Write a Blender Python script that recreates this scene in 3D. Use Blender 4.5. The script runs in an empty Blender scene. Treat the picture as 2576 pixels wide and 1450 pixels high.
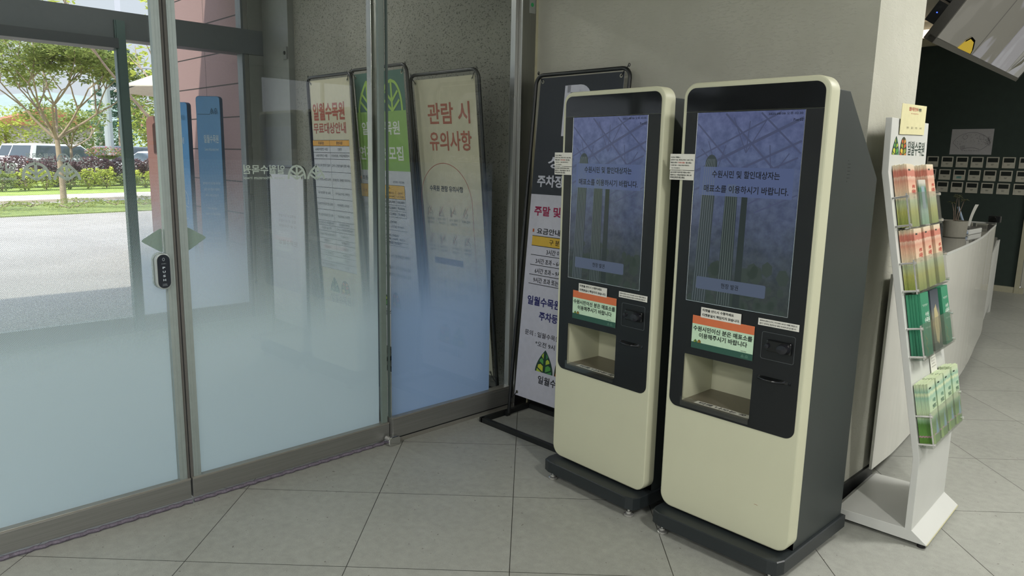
import bpy, bmesh, math, random
from mathutils import Vector, Matrix
from mathutils.geometry import tessellate_polygon
random.seed(7)
R = math.radians; PI = math.pi
scene = bpy.context.scene
COL = scene.collection

# ------------------------------------------------------------------ materials
def lin(c):
    return c/12.92 if c <= 0.04045 else ((c+0.055)/1.055)**2.4
def hx(h):
    h = h.lstrip('#')
    return tuple(lin(int(h[i:i+2], 16)/255) for i in (0, 2, 4)) + (1.0,)
def newmat(name):
    m = bpy.data.materials.new(name); m.use_nodes = True
    nt = m.node_tree; nt.nodes.clear()
    out = nt.nodes.new('ShaderNodeOutputMaterial')
    return m, nt, out
def N(nt, t, **kw):
    n = nt.nodes.new(t)
    for k, v in kw.items(): setattr(n, k, v)
    return n
def mth(nt, op, a, b=None, c=None, clamp=False):
    n = N(nt, 'ShaderNodeMath', operation=op); n.use_clamp = clamp
    for i, v in enumerate((a, b, c)):
        if v is None: continue
        if isinstance(v, (int, float)): n.inputs[i].default_value = v
        else: nt.links.new(v, n.inputs[i])
    return n.outputs[0]
def ramp(nt, fac, stops, interp='LINEAR'):
    r = N(nt, 'ShaderNodeValToRGB'); r.color_ramp.interpolation = interp
    el = r.color_ramp.elements
    while len(el) < len(stops): el.new(0.5)
    for e, (p, c) in zip(el, stops):
        e.position = p; e.color = c if len(c) == 4 else (*c, 1)
    nt.links.new(fac, r.inputs[0]); return r.outputs[0]
def pbsdf(nt, base=(.5, .5, .5, 1), rough=.5, metal=0, spec=.5, coat=0, emis=None, es=0):
    b = N(nt, 'ShaderNodeBsdfPrincipled')
    if isinstance(base, tuple): b.inputs['Base Color'].default_value = base
    else: nt.links.new(base, b.inputs['Base Color'])
    if isinstance(rough, (int, float)): b.inputs['Roughness'].default_value = rough
    else: nt.links.new(rough, b.inputs['Roughness'])
    b.inputs['Metallic'].default_value = metal
    b.inputs['Specular IOR Level'].default_value = spec
    b.inputs['Coat Weight'].default_value = coat
    b.inputs['Coat Roughness'].default_value = .03
    if emis is not None:
        if isinstance(emis, tuple): b.inputs['Emission Color'].default_value = emis
        else: nt.links.new(emis, b.inputs['Emission Color'])
        b.inputs['Emission Strength'].default_value = es
    return b
def noise(nt, scale, detail=4, vec=None, rough=.55):
    n = N(nt, 'ShaderNodeTexNoise'); n.inputs['Scale'].default_value = scale
    n.inputs['Detail'].default_value = detail; n.inputs['Roughness'].default_value = rough
    if vec is not None: nt.links.new(vec, n.inputs['Vector'])
    return n.outputs[0]
def coord(nt, kind='Object'):
    return N(nt, 'ShaderNodeTexCoord').outputs[kind]
def mapping(nt, vec, scale=(1, 1, 1), rot=(0, 0, 0)):
    m = N(nt, 'ShaderNodeMapping'); m.inputs['Scale'].default_value = scale; m.inputs['Rotation'].default_value = rot
    nt.links.new(vec, m.inputs[0]); return m.outputs[0]
def bump(nt, h, strength, dist=.01):
    b = N(nt, 'ShaderNodeBump'); b.inputs['Strength'].default_value = strength; b.inputs['Distance'].default_value = dist
    nt.links.new(h, b.inputs['Height']); return b.outputs[0]
_mc = {}
def P(name, h, rough=.5, metal=0, spec=.5, coat=0, var=.04, vs=30, bmp=0, bs=200):
    """simple procedural paint with slight variation"""
    if name in _mc: return _mc[name]
    m, nt, out = newmat(name); c = hx(h); v = coord(nt)
    f = noise(nt, vs, 3, v)
    lo = tuple(x*(1-var) for x in c[:3]); hi = tuple(min(1, x*(1+var)) for x in c[:3])
    b = pbsdf(nt, ramp(nt, f, [(.3, lo), (.7, hi)]), rough, metal, spec, coat)
    if bmp: nt.links.new(bump(nt, noise(nt, bs, 2, v), bmp, .002), b.inputs['Normal'])
    nt.links.new(b.outputs[0], out.inputs[0]); _mc[name] = m; return m
def ink(h):
    return P('print_'+h.strip('#'), h, .6, 0, .3, 0, .03, 60)
def EM(name, h, s):
    if name in _mc: return _mc[name]
    m, nt, out = newmat(name); e = N(nt, 'ShaderNodeEmission'); e.inputs[0].default_value = hx(h); e.inputs[1].default_value = s
    nt.links.new(e.outputs[0], out.inputs[0]); _mc[name] = m; return m

def floor_mat():
    m, nt, out = newmat('floor_tiles')
    g = N(nt, 'ShaderNodeNewGeometry').outputs['Position']
    def dot(vec, off):
        d = N(nt, 'ShaderNodeVectorMath', operation='DOT_PRODUCT'); nt.links.new(g, d.inputs[0]); d.inputs[1].default_value = vec
        return mth(nt, 'ADD', d.outputs['Value'], -off)
    u = (0.71291, 0.70125, 0); w = (0.70125, -0.71291, 0); o = (-2.5776, 2.5653)
    du = dot(u, o[0]*u[0]+o[1]*u[1]); dw = dot(w, o[0]*w[0]+o[1]*w[1])
    edge = None; ids = []
    for d in (du, dw):
        s = mth(nt, 'DIVIDE', d, .6); ids.append(mth(nt, 'FLOOR', s))
        fr = mth(nt, 'FRACT', s); a = mth(nt, 'MINIMUM', fr, mth(nt, 'SUBTRACT', 1.0, fr))
        edge = a if edge is None else mth(nt, 'MINIMUM', edge, a)
    grout = mth(nt, 'LESS_THAN', edge, .0026)
    cid = N(nt, 'ShaderNodeCombineXYZ'); nt.links.new(ids[0], cid.inputs[0]); nt.links.new(ids[1], cid.inputs[1])
    wn = N(nt, 'ShaderNodeTexWhiteNoise'); nt.links.new(cid.outputs[0], wn.inputs['Vector'])
    big = noise(nt, 1.6, 3, g); fine = noise(nt, 260, 3, g); mid = noise(nt, 28, 4, g)
    t = mth(nt, 'ADD', mth(nt, 'MULTIPLY', big, .3), mth(nt, 'MULTIPLY', mid, .4))
    t = mth(nt, 'ADD', t, mth(nt, 'MULTIPLY', fine, .45)); t = mth(nt, 'ADD', t, mth(nt, 'MULTIPLY', wn.outputs[0], .08))
    c = ramp(nt, t, [(.38, hx('84867f')), (.78, hx('a2a49c'))])
    speck = mth(nt, 'GREATER_THAN', noise(nt, 55, 1, g), .755)
    mx = N(nt, 'ShaderNodeMix', data_type='RGBA'); nt.links.new(speck, mx.inputs[0]); nt.links.new(c, mx.inputs[6]); mx.inputs[7].default_value = hx('6d6c64')
    mx2 = N(nt, 'ShaderNodeMix', data_type='RGBA'); nt.links.new(grout, mx2.inputs[0]); nt.links.new(mx.outputs[2], mx2.inputs[6]); mx2.inputs[7].default_value = hx('35352f')
    b = pbsdf(nt, mx2.outputs[2], .42, 0, .4)
    nt.links.new(bump(nt, fine, .08, .002), b.inputs['Normal'])
    nt.links.new(b.outputs[0], out.inputs[0]); return m
def plaster_mat():
    m, nt, out = newmat('troweled_plaster')
    v = coord(nt); vs = mapping(nt, v, (1, 1, 3.2), (0, .12, 0))
    n1 = noise(nt, 34, 4, vs, .6); n2 = noise(nt, 5, 3, v); n3 = noise(nt, 140, 2, v)
    rid = ramp(nt, n1, [(.55, (1, 1, 1)), (.62, (0, 0, 0))]); reg = ramp(nt, n2, [(.42, (.15, .15, .15)), (.62, (1, 1, 1))])
    mul = N(nt, 'ShaderNodeMix', data_type='RGBA', blend_type='MULTIPLY'); mul.inputs[0].default_value = 1
    nt.links.new(rid, mul.inputs[6]); nt.links.new(reg, mul.inputs[7])
    h = mth(nt, 'ADD', mul.outputs[2], mth(nt, 'MULTIPLY', n3, .35))
    b = pbsdf(nt, ramp(nt, n2, [(.2, hx('a8a89b')), (.8, hx('b4b4a8'))]), .85, 0, .2)
    nt.links.new(bump(nt, h, .38, .005), b.inputs['Normal'])
    nt.links.new(b.outputs[0], out.inputs[0]); return m
def concrete_mat():
    m, nt, out = newmat('pitted_concrete')
    v = coord(nt); vs = mapping(nt, v, (1, 1, 1.5))
    n1 = noise(nt, 95, 4, vs, .6); n2 = noise(nt, 3, 3, v)
    pit = ramp(nt, n1, [(.575, (0, 0, 0)), (.64, (1, 1, 1))])
    base = ramp(nt, n2, [(.25, hx('86867d')), (.75, hx('929288'))])
    mx = N(nt, 'ShaderNodeMix', data_type='RGBA'); nt.links.new(pit, mx.inputs[0]); nt.links.new(base, mx.inputs[6]); mx.inputs[7].default_value = hx('55554e')
    b = pbsdf(nt, mx.outputs[2], .9, 0, .2)
    nt.links.new(bump(nt, mth(nt, 'SUBTRACT', 1.0, pit), .5, .004), b.inputs['Normal'])
    nt.links.new(b.outputs[0], out.inputs[0]); return m
def steel_mat(name, h, rough, axis=2, metal=1.0):
    m, nt, out = newmat(name); v = coord(nt)
    sc = [220, 220, 220]; sc[axis] = 2.5
    n = noise(nt, 1, 3, mapping(nt, v, tuple(sc))); n2 = noise(nt, 3, 3, v)
    c = hx(h)
    b = pbsdf(nt, ramp(nt, n, [(.3, tuple(x*.82 for x in c[:3])), (.7, c[:3])]), mth(nt, 'ADD', mth(nt, 'MULTIPLY', n2, .2), rough-.1), metal, .5)
    nt.links.new(bump(nt, n, .06, .001), b.inputs['Normal'])
    nt.links.new(b.outputs[0], out.inputs[0]); return m
def glass_shader(nt, tint=(1, 1, 1, 1), refl=1.0, f0=.04):
    g = N(nt, 'ShaderNodeNewGeometry')
    d = N(nt, 'ShaderNodeVectorMath', operation='DOT_PRODUCT'); nt.links.new(g.outputs['Incoming'], d.inputs[0]); nt.links.new(g.outputs['Normal'], d.inputs[1])
    c = mth(nt, 'ABSOLUTE', d.outputs['Value']); k = mth(nt, 'POWER', mth(nt, 'SUBTRACT', 1.0, c, clamp=True), 5.0)
    f = mth(nt, 'MULTIPLY', mth(nt, 'ADD', mth(nt, 'MULTIPLY', k, 1-f0), f0), refl, clamp=True)
    t = N(nt, 'ShaderNodeBsdfTransparent'); t.inputs[0].default_value = tint
    gl = N(nt, 'ShaderNodeBsdfGlossy'); gl.inputs['Roughness'].default_value = 0.0
    mx = N(nt, 'ShaderNodeMixShader'); nt.links.new(f, mx.inputs[0]); nt.links.new(t.outputs[0], mx.inputs[1]); nt.links.new(gl.outputs[0], mx.inputs[2])
    return mx.outputs[0]
def glass_mat(name, tint=(.97, .985, .975, 1), refl=1.0, f0=.04):
    m, nt, out = newmat(name); nt.links.new(glass_shader(nt, tint, refl, f0), out.inputs[0]); return m
def film_mat(name, h, tl, pitch=.0044, ztop=1.46, zfull=.56, rtop=.06, rfull=.74, wt=.8):
    """printed frost film: white dots growing downwards until solid"""
    m, nt, out = newmat(name); v = coord(nt)
    sp = N(nt, 'ShaderNodeSeparateXYZ'); nt.links.new(v, sp.inputs[0]); y, z = sp.outputs[1], sp.outputs[2]
    a = mth(nt, 'DIVIDE', mth(nt, 'ADD', y, z), pitch*1.414); b_ = mth(nt, 'DIVIDE', mth(nt, 'SUBTRACT', y, z), pitch*1.414)
    fa = mth(nt, 'SUBTRACT', mth(nt, 'FRACT', a), .5); fb = mth(nt, 'SUBTRACT', mth(nt, 'FRACT', b_), .5)
    r2 = mth(nt, 'ADD', mth(nt, 'MULTIPLY', fa, fa), mth(nt, 'MULTIPLY', fb, fb)); r = mth(nt, 'SQRT', r2)
    mr = N(nt, 'ShaderNodeMapRange'); nt.links.new(z, mr.inputs[0])
    mr.inputs[1].default_value = ztop; mr.inputs[2].default_value = zfull; mr.inputs[3].default_value = 0; mr.inputs[4].default_value = 1
    fc = N(nt, 'ShaderNodeFloatCurve'); nt.links.new(mr.outputs[0], fc.inputs['Value']); cv = fc.mapping.curves[0]
    cv.points[0].location = (0, .10); cv.points[1].location = (1, .76); cv.points.new(.35, .29); cv.points.new(.6, .42); cv.points.new(.8, .54); fc.mapping.update()
    ok = mth(nt, 'LESS_THAN', z, ztop)
    mask = mth(nt, 'MULTIPLY', mth(nt, 'LESS_THAN', r, fc.outputs[0]), ok)
    t = N(nt, 'ShaderNodeBsdfTransparent'); df = N(nt, 'ShaderNodeBsdfDiffuse'); tr = N(nt, 'ShaderNodeBsdfTranslucent')
    df.inputs[0].default_value = hx(h); tr.inputs[0].default_value = hx(tl)
    s = N(nt, 'ShaderNodeMixShader'); s.inputs[0].default_value = wt; nt.links.new(df.outputs[0], s.inputs[1]); nt.links.new(tr.outputs[0], s.inputs[2])
    mx = N(nt, 'ShaderNodeMixShader'); nt.links.new(mask, mx.inputs[0]); nt.links.new(t.outputs[0], mx.inputs[1]); nt.links.new(s.outputs[0], mx.inputs[2])
    nt.links.new(mx.outputs[0], out.inputs[0]); return m
def decal_mat(name, h, w=.45):
    m, nt, out = newmat(name)
    df = N(nt, 'ShaderNodeBsdfDiffuse'); tr = N(nt, 'ShaderNodeBsdfTranslucent'); df.inputs[0].default_value = hx(h); tr.inputs[0].default_value = hx(h)
    s = N(nt, 'ShaderNodeMixShader'); s.inputs[0].default_value = w; nt.links.new(df.outputs[0], s.inputs[1]); nt.links.new(tr.outputs[0], s.inputs[2])
    nt.links.new(s.outputs[0], out.inputs[0]); return m
def cladding_mat():
    m, nt, out = newmat('clay_cladding'); v = coord(nt); sp = N(nt, 'ShaderNodeSeparateXYZ'); nt.links.new(v, sp.inputs[0])
    def jt(c, off, per, w):
        fr = mth(nt, 'FRACT', mth(nt, 'DIVIDE', mth(nt, 'ADD', c, off), per)); a = mth(nt, 'MINIMUM', fr, mth(nt, 'SUBTRACT', 1.0, fr)); return mth(nt, 'LESS_THAN', a, w/per)
    j = mth(nt, 'MAXIMUM', jt(sp.outputs[2], -2.45, .31, .006), jt(sp.outputs[0], 7.74, .9, .004))
    n = noise(nt, 90, 3, v); c = ramp(nt, n, [(.3, hx('7f6562')), (.7, hx('8f7572'))])
    mx = N(nt, 'ShaderNodeMix', data_type='RGBA'); nt.links.new(j, mx.inputs[0]); nt.links.new(c, mx.inputs[6]); mx.inputs[7].default_value = hx('2a2322')
    b = pbsdf(nt, mx.outputs[2], .75, 0, .3); nt.links.new(b.outputs[0], out.inputs[0]); return m
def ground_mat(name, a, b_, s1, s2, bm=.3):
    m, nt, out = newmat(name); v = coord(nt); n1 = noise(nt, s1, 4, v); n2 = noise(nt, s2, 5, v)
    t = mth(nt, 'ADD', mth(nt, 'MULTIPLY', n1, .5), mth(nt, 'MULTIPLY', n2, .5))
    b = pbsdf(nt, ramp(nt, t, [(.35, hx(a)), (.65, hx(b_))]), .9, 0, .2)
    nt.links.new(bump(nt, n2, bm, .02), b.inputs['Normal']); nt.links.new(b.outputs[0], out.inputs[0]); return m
def leaf_mat(name, a, b_, c_=None, tl=.4):
    m, nt, out = newmat(name); v = coord(nt); n1 = noise(nt, 3.0, 3, v); n2 = noise(nt, 24, 2, v)
    t = mth(nt, 'ADD', mth(nt, 'MULTIPLY', n1, .5), mth(nt, 'MULTIPLY', n2, .5))
    st = [(.38, hx(a)), (.6, hx(b_))] + ([(.68, hx(c_))] if c_ else [])
    c = ramp(nt, t, st)
    df = N(nt, 'ShaderNodeBsdfDiffuse'); tr = N(nt, 'ShaderNodeBsdfTranslucent'); nt.links.new(c, df.inputs[0]); nt.links.new(c, tr.inputs[0])
    s = N(nt, 'ShaderNodeMixShader'); s.inputs[0].default_value = tl; nt.links.new(df.outputs[0], s.inputs[1]); nt.links.new(tr.outputs[0], s.inputs[2])
    nt.links.new(s.outputs[0], out.inputs[0]); return m
def band_mat(name, stops, h, bend=.004):
    """leaflet printed in horizontal bands along its own height"""
    m, nt, out = newmat(name); v = coord(nt); sp = N(nt, 'ShaderNodeSeparateXYZ'); nt.links.new(v, sp.inputs[0])
    z = mth(nt, 'DIVIDE', sp.outputs[2], h); n = noise(nt, 45, 3, v)
    zz = mth(nt, 'ADD', z, mth(nt, 'MULTIPLY', mth(nt, 'SUBTRACT', n, .5), .06))
    c = ramp(nt, zz, [(p, hx(q)) for p, q in stops])
    b = pbsdf(nt, c, .45, 0, .4); nt.links.new(b.outputs[0], out.inputs[0]); return m
def screen_mat(name, strength):
    """bluish greenhouse picture, out of focus, given off by the panel"""
    m, nt, out = newmat(name); v = coord(nt); sp = N(nt, 'ShaderNodeSeparateXYZ'); nt.links.new(v, sp.inputs[0])
    t = mth(nt, 'DIVIDE', mth(nt, 'SUBTRACT', sp.outputs[2], .97), .70)
    n = noise(nt, 11, 4, v, .6); n2 = noise(nt, 30, 3, v)
    tt = mth(nt, 'ADD', t, mth(nt, 'MULTIPLY', mth(nt, 'SUBTRACT', n, .5), .35))
    c = ramp(nt, tt, [(.0, hx('2e3532')), (.16, hx('2d3536')), (.28, hx('363f4a')), (.5, hx('434d64')), (.75, hx('4b5776')), (1, hx('50597c'))])
    c2 = ramp(nt, n2, [(.35, (.72, .72, .76)), (.65, (1.18, 1.15, 1.1))])
    mul = N(nt, 'ShaderNodeMix', data_type='RGBA', blend_type='MULTIPLY'); mul.inputs[0].default_value = 1; nt.links.new(c, mul.inputs[6]); nt.links.new(c2, mul.inputs[7])
    b = pbsdf(nt, (.01, .01, .012, 1), .10, 0, .28, 0, mul.outputs[2], strength); nt.links.new(b.outputs[0], out.inputs[0]); return m
SCR = .88
def scr_ink(h):
    k = 'screen_'+h
    if k in _mc: return _mc[k]
    m, nt, out = newmat(k); b = pbsdf(nt, (.01, .01, .012, 1), .10, 0, .28, 0, hx(h), SCR); nt.links.new(b.outputs[0], out.inputs[0]); _mc[k] = m; return m

FLOOR = floor_mat(); PLASTER = plaster_mat(); CONCRETE = concrete_mat()
STEEL_V = steel_mat('steel_upright', 'a7a8a4', .3, 2); STEEL_H = steel_mat('steel_rail', '8c8d89', .45, 1, .65)
ALU = P('satin_aluminium', 'a3aeac', .42, .6); GASKET = P('brush_gasket', '5c5b57', .8)
CHROME = P('chrome', 'dcdcdc', .12, 1.0, .5, 0, .01)
GLASS = glass_mat('clear_glass', (.97, .985, .975, 1), 1.15); ACRYL = glass_mat('clear_acrylic', (.975, .98, .975, 1), .8, .04)
GEDGE = P('glass_edge', '6f7c76', .3, 0, .5)
FILM = film_mat('frost_dot_film', 'cfe3ec', 'e0f2f9'); FILM_SKYLIT = film_mat('frost_dot_film_skylit', 'b0c8e4', 'aecaf4'); FILM_O = film_mat('frost_dot_film_outer', 'c2ccd2', 'd3dade', .0044, 1.3, .45)  # fixed pane film has the blue skylight behind it mixed into its colour
CREAM = P('cream_paint', 'bbbca3', .45, 0, .4, 0, .02, 4, .05, 900)
BLACKG = P('black_gloss', '0b0d0e', .08, 0, .5, 0, .02); BLACKS = P('black_satin', '121517', .34, 0, .4, 0, .05)
CAB = P('charcoal_cabinet', '2f3534', .42, 0, .4, 0, .05, 8, .08, 700); SLAB = P('charcoal_base', '23282a', .4, 0, .4, 0, .05, 8, .06, 700)
FRAMEBLK = P('black_tube', '16191a', .38, 0, .5); WHITE = P('white_lacquer', 'bfc1bc', .38, 0, .4, 0, .02, 6)
WHITEG = P('white_gloss', 'd8d8d0', .13, 0, .5, .3, .02, 6); BASEB = P('black_baseboard', '1b1d1d', .45)
GREENW = P('dark_green_wall', '323d38', .75, 0, .3, 0, .06, 12); PAPER = P('white_paper', 'cdcdc4', .8, 0, .2)
DGLASSTOP = P('grey_glass_top', '7f7f78', .07, 0, .6, .5); RUBBER = P('black_rubber', '0c0c0c', .7)

# ------------------------------------------------------------------ mesh helper
class MB:
    def __init__(s): s.v = []; s.f = []; s.mi = []; s.m = 0
    def add(s, vs, fs, M=None):
        b = len(s.v)
        for v in vs:
            s.v.append(tuple(M @ Vector(v)) if M is not None else tuple(v))
        for f in fs: s.f.append(tuple(b+i for i in f)); s.mi.append(s.m)
    def box(s, x0, x1, y0, y1, z0, z1, M=None):
        s.add([(x0, y0, z0), (x1, y0, z0), (x1, y1, z0), (x0, y1, z0), (x0, y0, z1), (x1, y0, z1), (x1, y1, z1), (x0, y1, z1)],
              [(0, 3, 2, 1), (4, 5, 6, 7), (0, 1, 5, 4), (1, 2, 6, 5), (2, 3, 7, 6), (3, 0, 4, 7)], M)
    def loft(s, rings, cap=True, closed=True, M=None):
        n = len(rings[0]); vs = [p for r in rings for p in r]; fs = []
        for k in range(len(rings)-1):
            for i in range(n if closed else n-1):
                j = (i+1) % n; fs.append((k*n+i, k*n+j, (k+1)*n+j, (k+1)*n+i))
        if cap: fs.append(tuple(range(n-1, -1, -1))); fs.append(tuple((len(rings)-1)*n+i for i in range(n)))
        s.add(vs, fs, M)
    def prism(s, poly, a0, a1, axis='y', M=None):
        """poly in the two other axes (x,z for y; y,z for x; x,y for z)"""
        def pt(p, a): return {'y': (p[0], a, p[1]), 'x': (a, p[0], p[1]), 'z': (p[0], p[1], a)}[axis]
        s.loft([[pt(p, a0) for p in poly], [pt(p, a1) for p in poly]], M=M)
    def tube(s, pts, r, n=8, M=None, close=False):
        pts = [Vector(p) for p in pts]; rings = []
        rr = r if isinstance(r, (list, tuple)) else [r]*len(pts)
        up = None
        for i, p in enumerate(pts):
            a = pts[i-1] if i else p; b = pts[i+1] if i < len(pts)-1 else p
            d = (b-a).normalized()
            if up is None:
                up = Vector((0, 0, 1)) if abs(d.z) < .9 else Vector((1, 0, 0))
            x = d.cross(up).normalized(); up = x.cross(d).normalized()
            rings.append([tuple(p+x*math.cos(2*PI*k/n)*rr[i]+up*math.sin(2*PI*k/n)*rr[i]) for k in range(n)])
        s.loft(rings, M=M)
    def lathe(s, prof, n=24, M=None):
        s.loft([[(r*math.cos(2*PI*k/n), r*math.sin(2*PI*k/n), z) for k in range(n)] for r, z in prof], M=M)
    def quad(s, *p, M=None): s.add(p, [tuple(range(len(p)))], M)
    def plate(s, outer, holes, y0, y1, M=None):
        """plate in x,z with holes, front face at y0, back at y1"""
        loops = [outer]+holes
        tri = tessellate_polygon([[Vector((p[0], p[1], 0)) for p in l] for l in loops])
        allp = [p for l in loops for p in l]; n = len(allp)
        vs = [(p[0], y0, p[1]) for p in allp]+[(p[0], y1, p[1]) for p in allp]
        fs = []
        for t in tri:
            a, b, c = [Vector(allp[i]) for i in t]
            cr = (b.x-a.x)*(c.y-a.y)-(b.y-a.y)*(c.x-a.x)
            if cr < 0: t = (t[0], t[2], t[1])
            fs.append(tuple(t)); fs.append(tuple(n+i for i in reversed(t)))
        off = 0
        for l in loops:
            k = len(l)
            for i in range(k): j = (i+1) % k; fs.append((off+i, n+off+i, n+off+j, off+j))
            off += k
        s.add(vs, fs, M)
def rrect(x0, z0, x1, z1, r, n=6):
    out = []
    for cx, cz, a0 in ((x1-r, z0+r, -90), (x1-r, z1-r, 0), (x0+r, z1-r, 90), (x0+r, z0+r, 180)):
        for k in range(n+1):
            a = R(a0+90*k/n); out.append((cx+r*math.cos(a), cz+r*math.sin(a)))
    return out
def obj(name, mb, mats, parent=None, smooth=False, bevel=0, M=None, fixn=True):
    me = bpy.data.meshes.new(name); me.from_pydata(mb.v, [], mb.f)
    if not isinstance(mats, (list, tuple)): mats = [mats]
    for m in mats: me.materials.append(m)
    if len(mats) > 1:
        for p, i in zip(me.polygons, mb.mi): p.material_index = i
    if fixn:
        bm = bmesh.new(); bm.from_mesh(me); bmesh.ops.recalc_face_normals(bm, faces=bm.faces); bm.to_mesh(me); bm.free()
    if smooth:
        for p in me.polygons: p.use_smooth = True
        me.set_sharp_from_angle(angle=R(38))
    me.update()
    o = bpy.data.objects.new(name, me); COL.objects.link(o)
    if parent is not None: o.parent = parent
    if M is not None: o.matrix_local = M
    if bevel:
        b = o.modifiers.new('bevel', 'BEVEL'); b.width = bevel; b.segments = 2; b.limit_method = 'ANGLE'; b.angle_limit = R(40)
        b.harden_normals = False
    return o
def tag(o, label, cat, group=None):
    o['label'] = label; o['category'] = cat
    if group: o['group'] = group
    return o
def thing(name, label, cat, loc=(0, 0, 0), rz=0, group=None, M=None):
    o = bpy.data.objects.new(name, None); COL.objects.link(o); o.empty_display_size = .1
    if M is not None: o.matrix_world = M
    else: o.location = loc; o.rotation_euler = (0, 0, rz)
    return tag(o, label, cat, group)
def struct(name, mb, mats, **kw):
    o = obj(name, mb, mats, **kw); o['kind'] = 'structure'; return o
def sempty(name):
    o = bpy.data.objects.new(name, None); COL.objects.link(o); o['kind'] = 'structure'; return o
def plabel(o, l): o['label'] = l; return o

# ------------------------------------------------------------------ flat printing
_tc = {}
def text_geo(s, bold):
    k = (s, bold)
    if k in _tc: return _tc[k]
    c = bpy.data.curves.new('t', 'FONT'); c.body = s; c.resolution_u = 2; c.offset = bold; c.fill_mode = 'FRONT'
    o = bpy.data.objects.new('t', c); COL.objects.link(o)
    dg = bpy.context.evaluated_depsgraph_get(); me = bpy.data.meshes.new_from_object(o.evaluated_get(dg))
    vs = [(v.co.x, v.co.y) for v in me.vertices]; fs = [tuple(p.vertices) for p in me.polygons]
    bpy.data.objects.remove(o); bpy.data.curves.remove(c); bpy.data.meshes.remove(me)
    if not vs: vs = [(0, 0)]
    xs = [v[0] for v in vs]; ys = [v[1] for v in vs]
    _tc[k] = (vs, fs, min(xs), max(xs), min(ys), max(ys)); return _tc[k]
class Flat:
    """printing on a flat face: local s -> x, t -> z, layers come off towards -y"""
    def __init__(s, parent, M=None, step=.0004): s.parent = parent; s.M = M; s.parts = {}; s.step = step
    def mb(s, part, mat):
        k = (part, mat.name)
        if k not in s.parts: s.parts[k] = (MB(), mat)
        return s.parts[k][0]
    def put(s, part, mat, vs, fs, layer):
        y = -s.step*layer; s.mb(part, mat).add([(a, y, b) for a, b in vs], fs, s.M)
    def poly(s, part, mat, pts, layer=1):
        tri = tessellate_polygon([[Vector((p[0], p[1], 0)) for p in pts]])
        fs = []
        for t in tri:
            a, b, c = [pts[i] for i in t]
            if (b[0]-a[0])*(c[1]-a[1])-(b[1]-a[1])*(c[0]-a[0]) < 0: t = (t[0], t[2], t[1])
            fs.append(tuple(t))
        s.put(part, mat, pts, fs, layer)
    def rect(s, part, mat, x0, z0, x1, z1, layer=1): s.put(part, mat, [(x0, z0), (x1, z0), (x1, z1), (x0, z1)], [(0, 1, 2, 3)], layer)
    def line(s, part, mat, pts, w, layer=2, closed=False):
        p = [Vector(q) for q in pts]; n = len(p); L = []; 
        for i in range(n):
            a = p[i-1] if (i or closed) else p[i]; b = p[(i+1) % n] if (i < n-1 or closed) else p[i]
            d = (b-a)
            if d.length < 1e-9: d = Vector((1, 0))
            d.normalize(); nn = Vector((-d.y, d.x))*w/2; L.append((tuple(p[i]+nn), tuple(p[i]-nn)))
        vs = [q for pr in L for q in pr]; fs = [(2*i+1, 2*((i+1) % n)+1, 2*((i+1) % n), 2*i) for i in range(n if closed else n-1)]
        s.put(part, mat, vs, fs, layer)
    def text(s, part, mat, st, x, z, w=None, h=.02, align='l', layer=2, bold=.0, flip=False, rot=0):
        vs, fs, x0, x1, z0, z1 = text_geo(st, bold)
        k = h/max(z1-z0, 1e-6); kx = (w/max(x1-x0, 1e-6)) if w else k
        W = (x1-x0)*kx; ox = {'l': 0, 'c': -W/2, 'r': -W}[align]
        out = []
        for a, b in vs:
            aa = (a-x0)*kx+ox; bb = (b-z0)*k
            if rot: aa, bb = aa*math.cos(rot)-bb*math.sin(rot), aa*math.sin(rot)+bb*math.cos(rot)
            out.append((x+aa, z+bb))
        if h >= .0175:
            s.uid = getattr(s, 'uid', 0)+1; key = (part, mat.name, s.uid); s.parts[key] = (MB(), mat); y = -s.step*layer
            s.parts[key][0].add([(a, y, b) for a, b in out], fs, s.M)
        else: s.put(part, mat, out, fs, layer)
    def flush(s, labels=None, prefix=None):
        r = {}
        for ky, (mb, mat) in s.parts.items():
            part = ky[0]
            o = obj(part, mb, mat, s.parent, fixn=False); r[part] = o
            if labels and part in labels: o['label'] = labels[part]
        s.parts = {}; return r
def leafshape(kind, n=14):
    L = []
    for i in range(n+1):
        y = i/n; hw = .5*(1-y**1.75) if kind == 'pointed' else .5*math.sqrt(max(0, 1-y**2.3))
        L.append((y, hw))
    return [(.5-hw, y) for y, hw in L]+[(.5+hw, y) for y, hw in reversed(L)]
def emblem_line(F, part, mat, kind, x, z, w, h, lw, layer=2):
    T = lambda p: (x+p[0]*w, z+p[1]*h)
    sh = leafshape(kind)
    F.line(part, mat, [T((.5+(p[0]-.5)*(1-lw/w), p[1]*(1-lw/h*.5))) for p in sh], lw, layer)
    F.line(part, mat, [T((.5, 0)), T((.5, .93))], lw, layer+.5)
    for y0, y1, d in ((.0, .34, .36), (.30, .62, .3)):
        for sg in (-1, 1): F.line(part, mat, [T((.5, y0)), T((.5+sg*d, y1))], lw*.9, layer+1+.4*(sg > 0)+.8*(y0 > .1))
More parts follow.
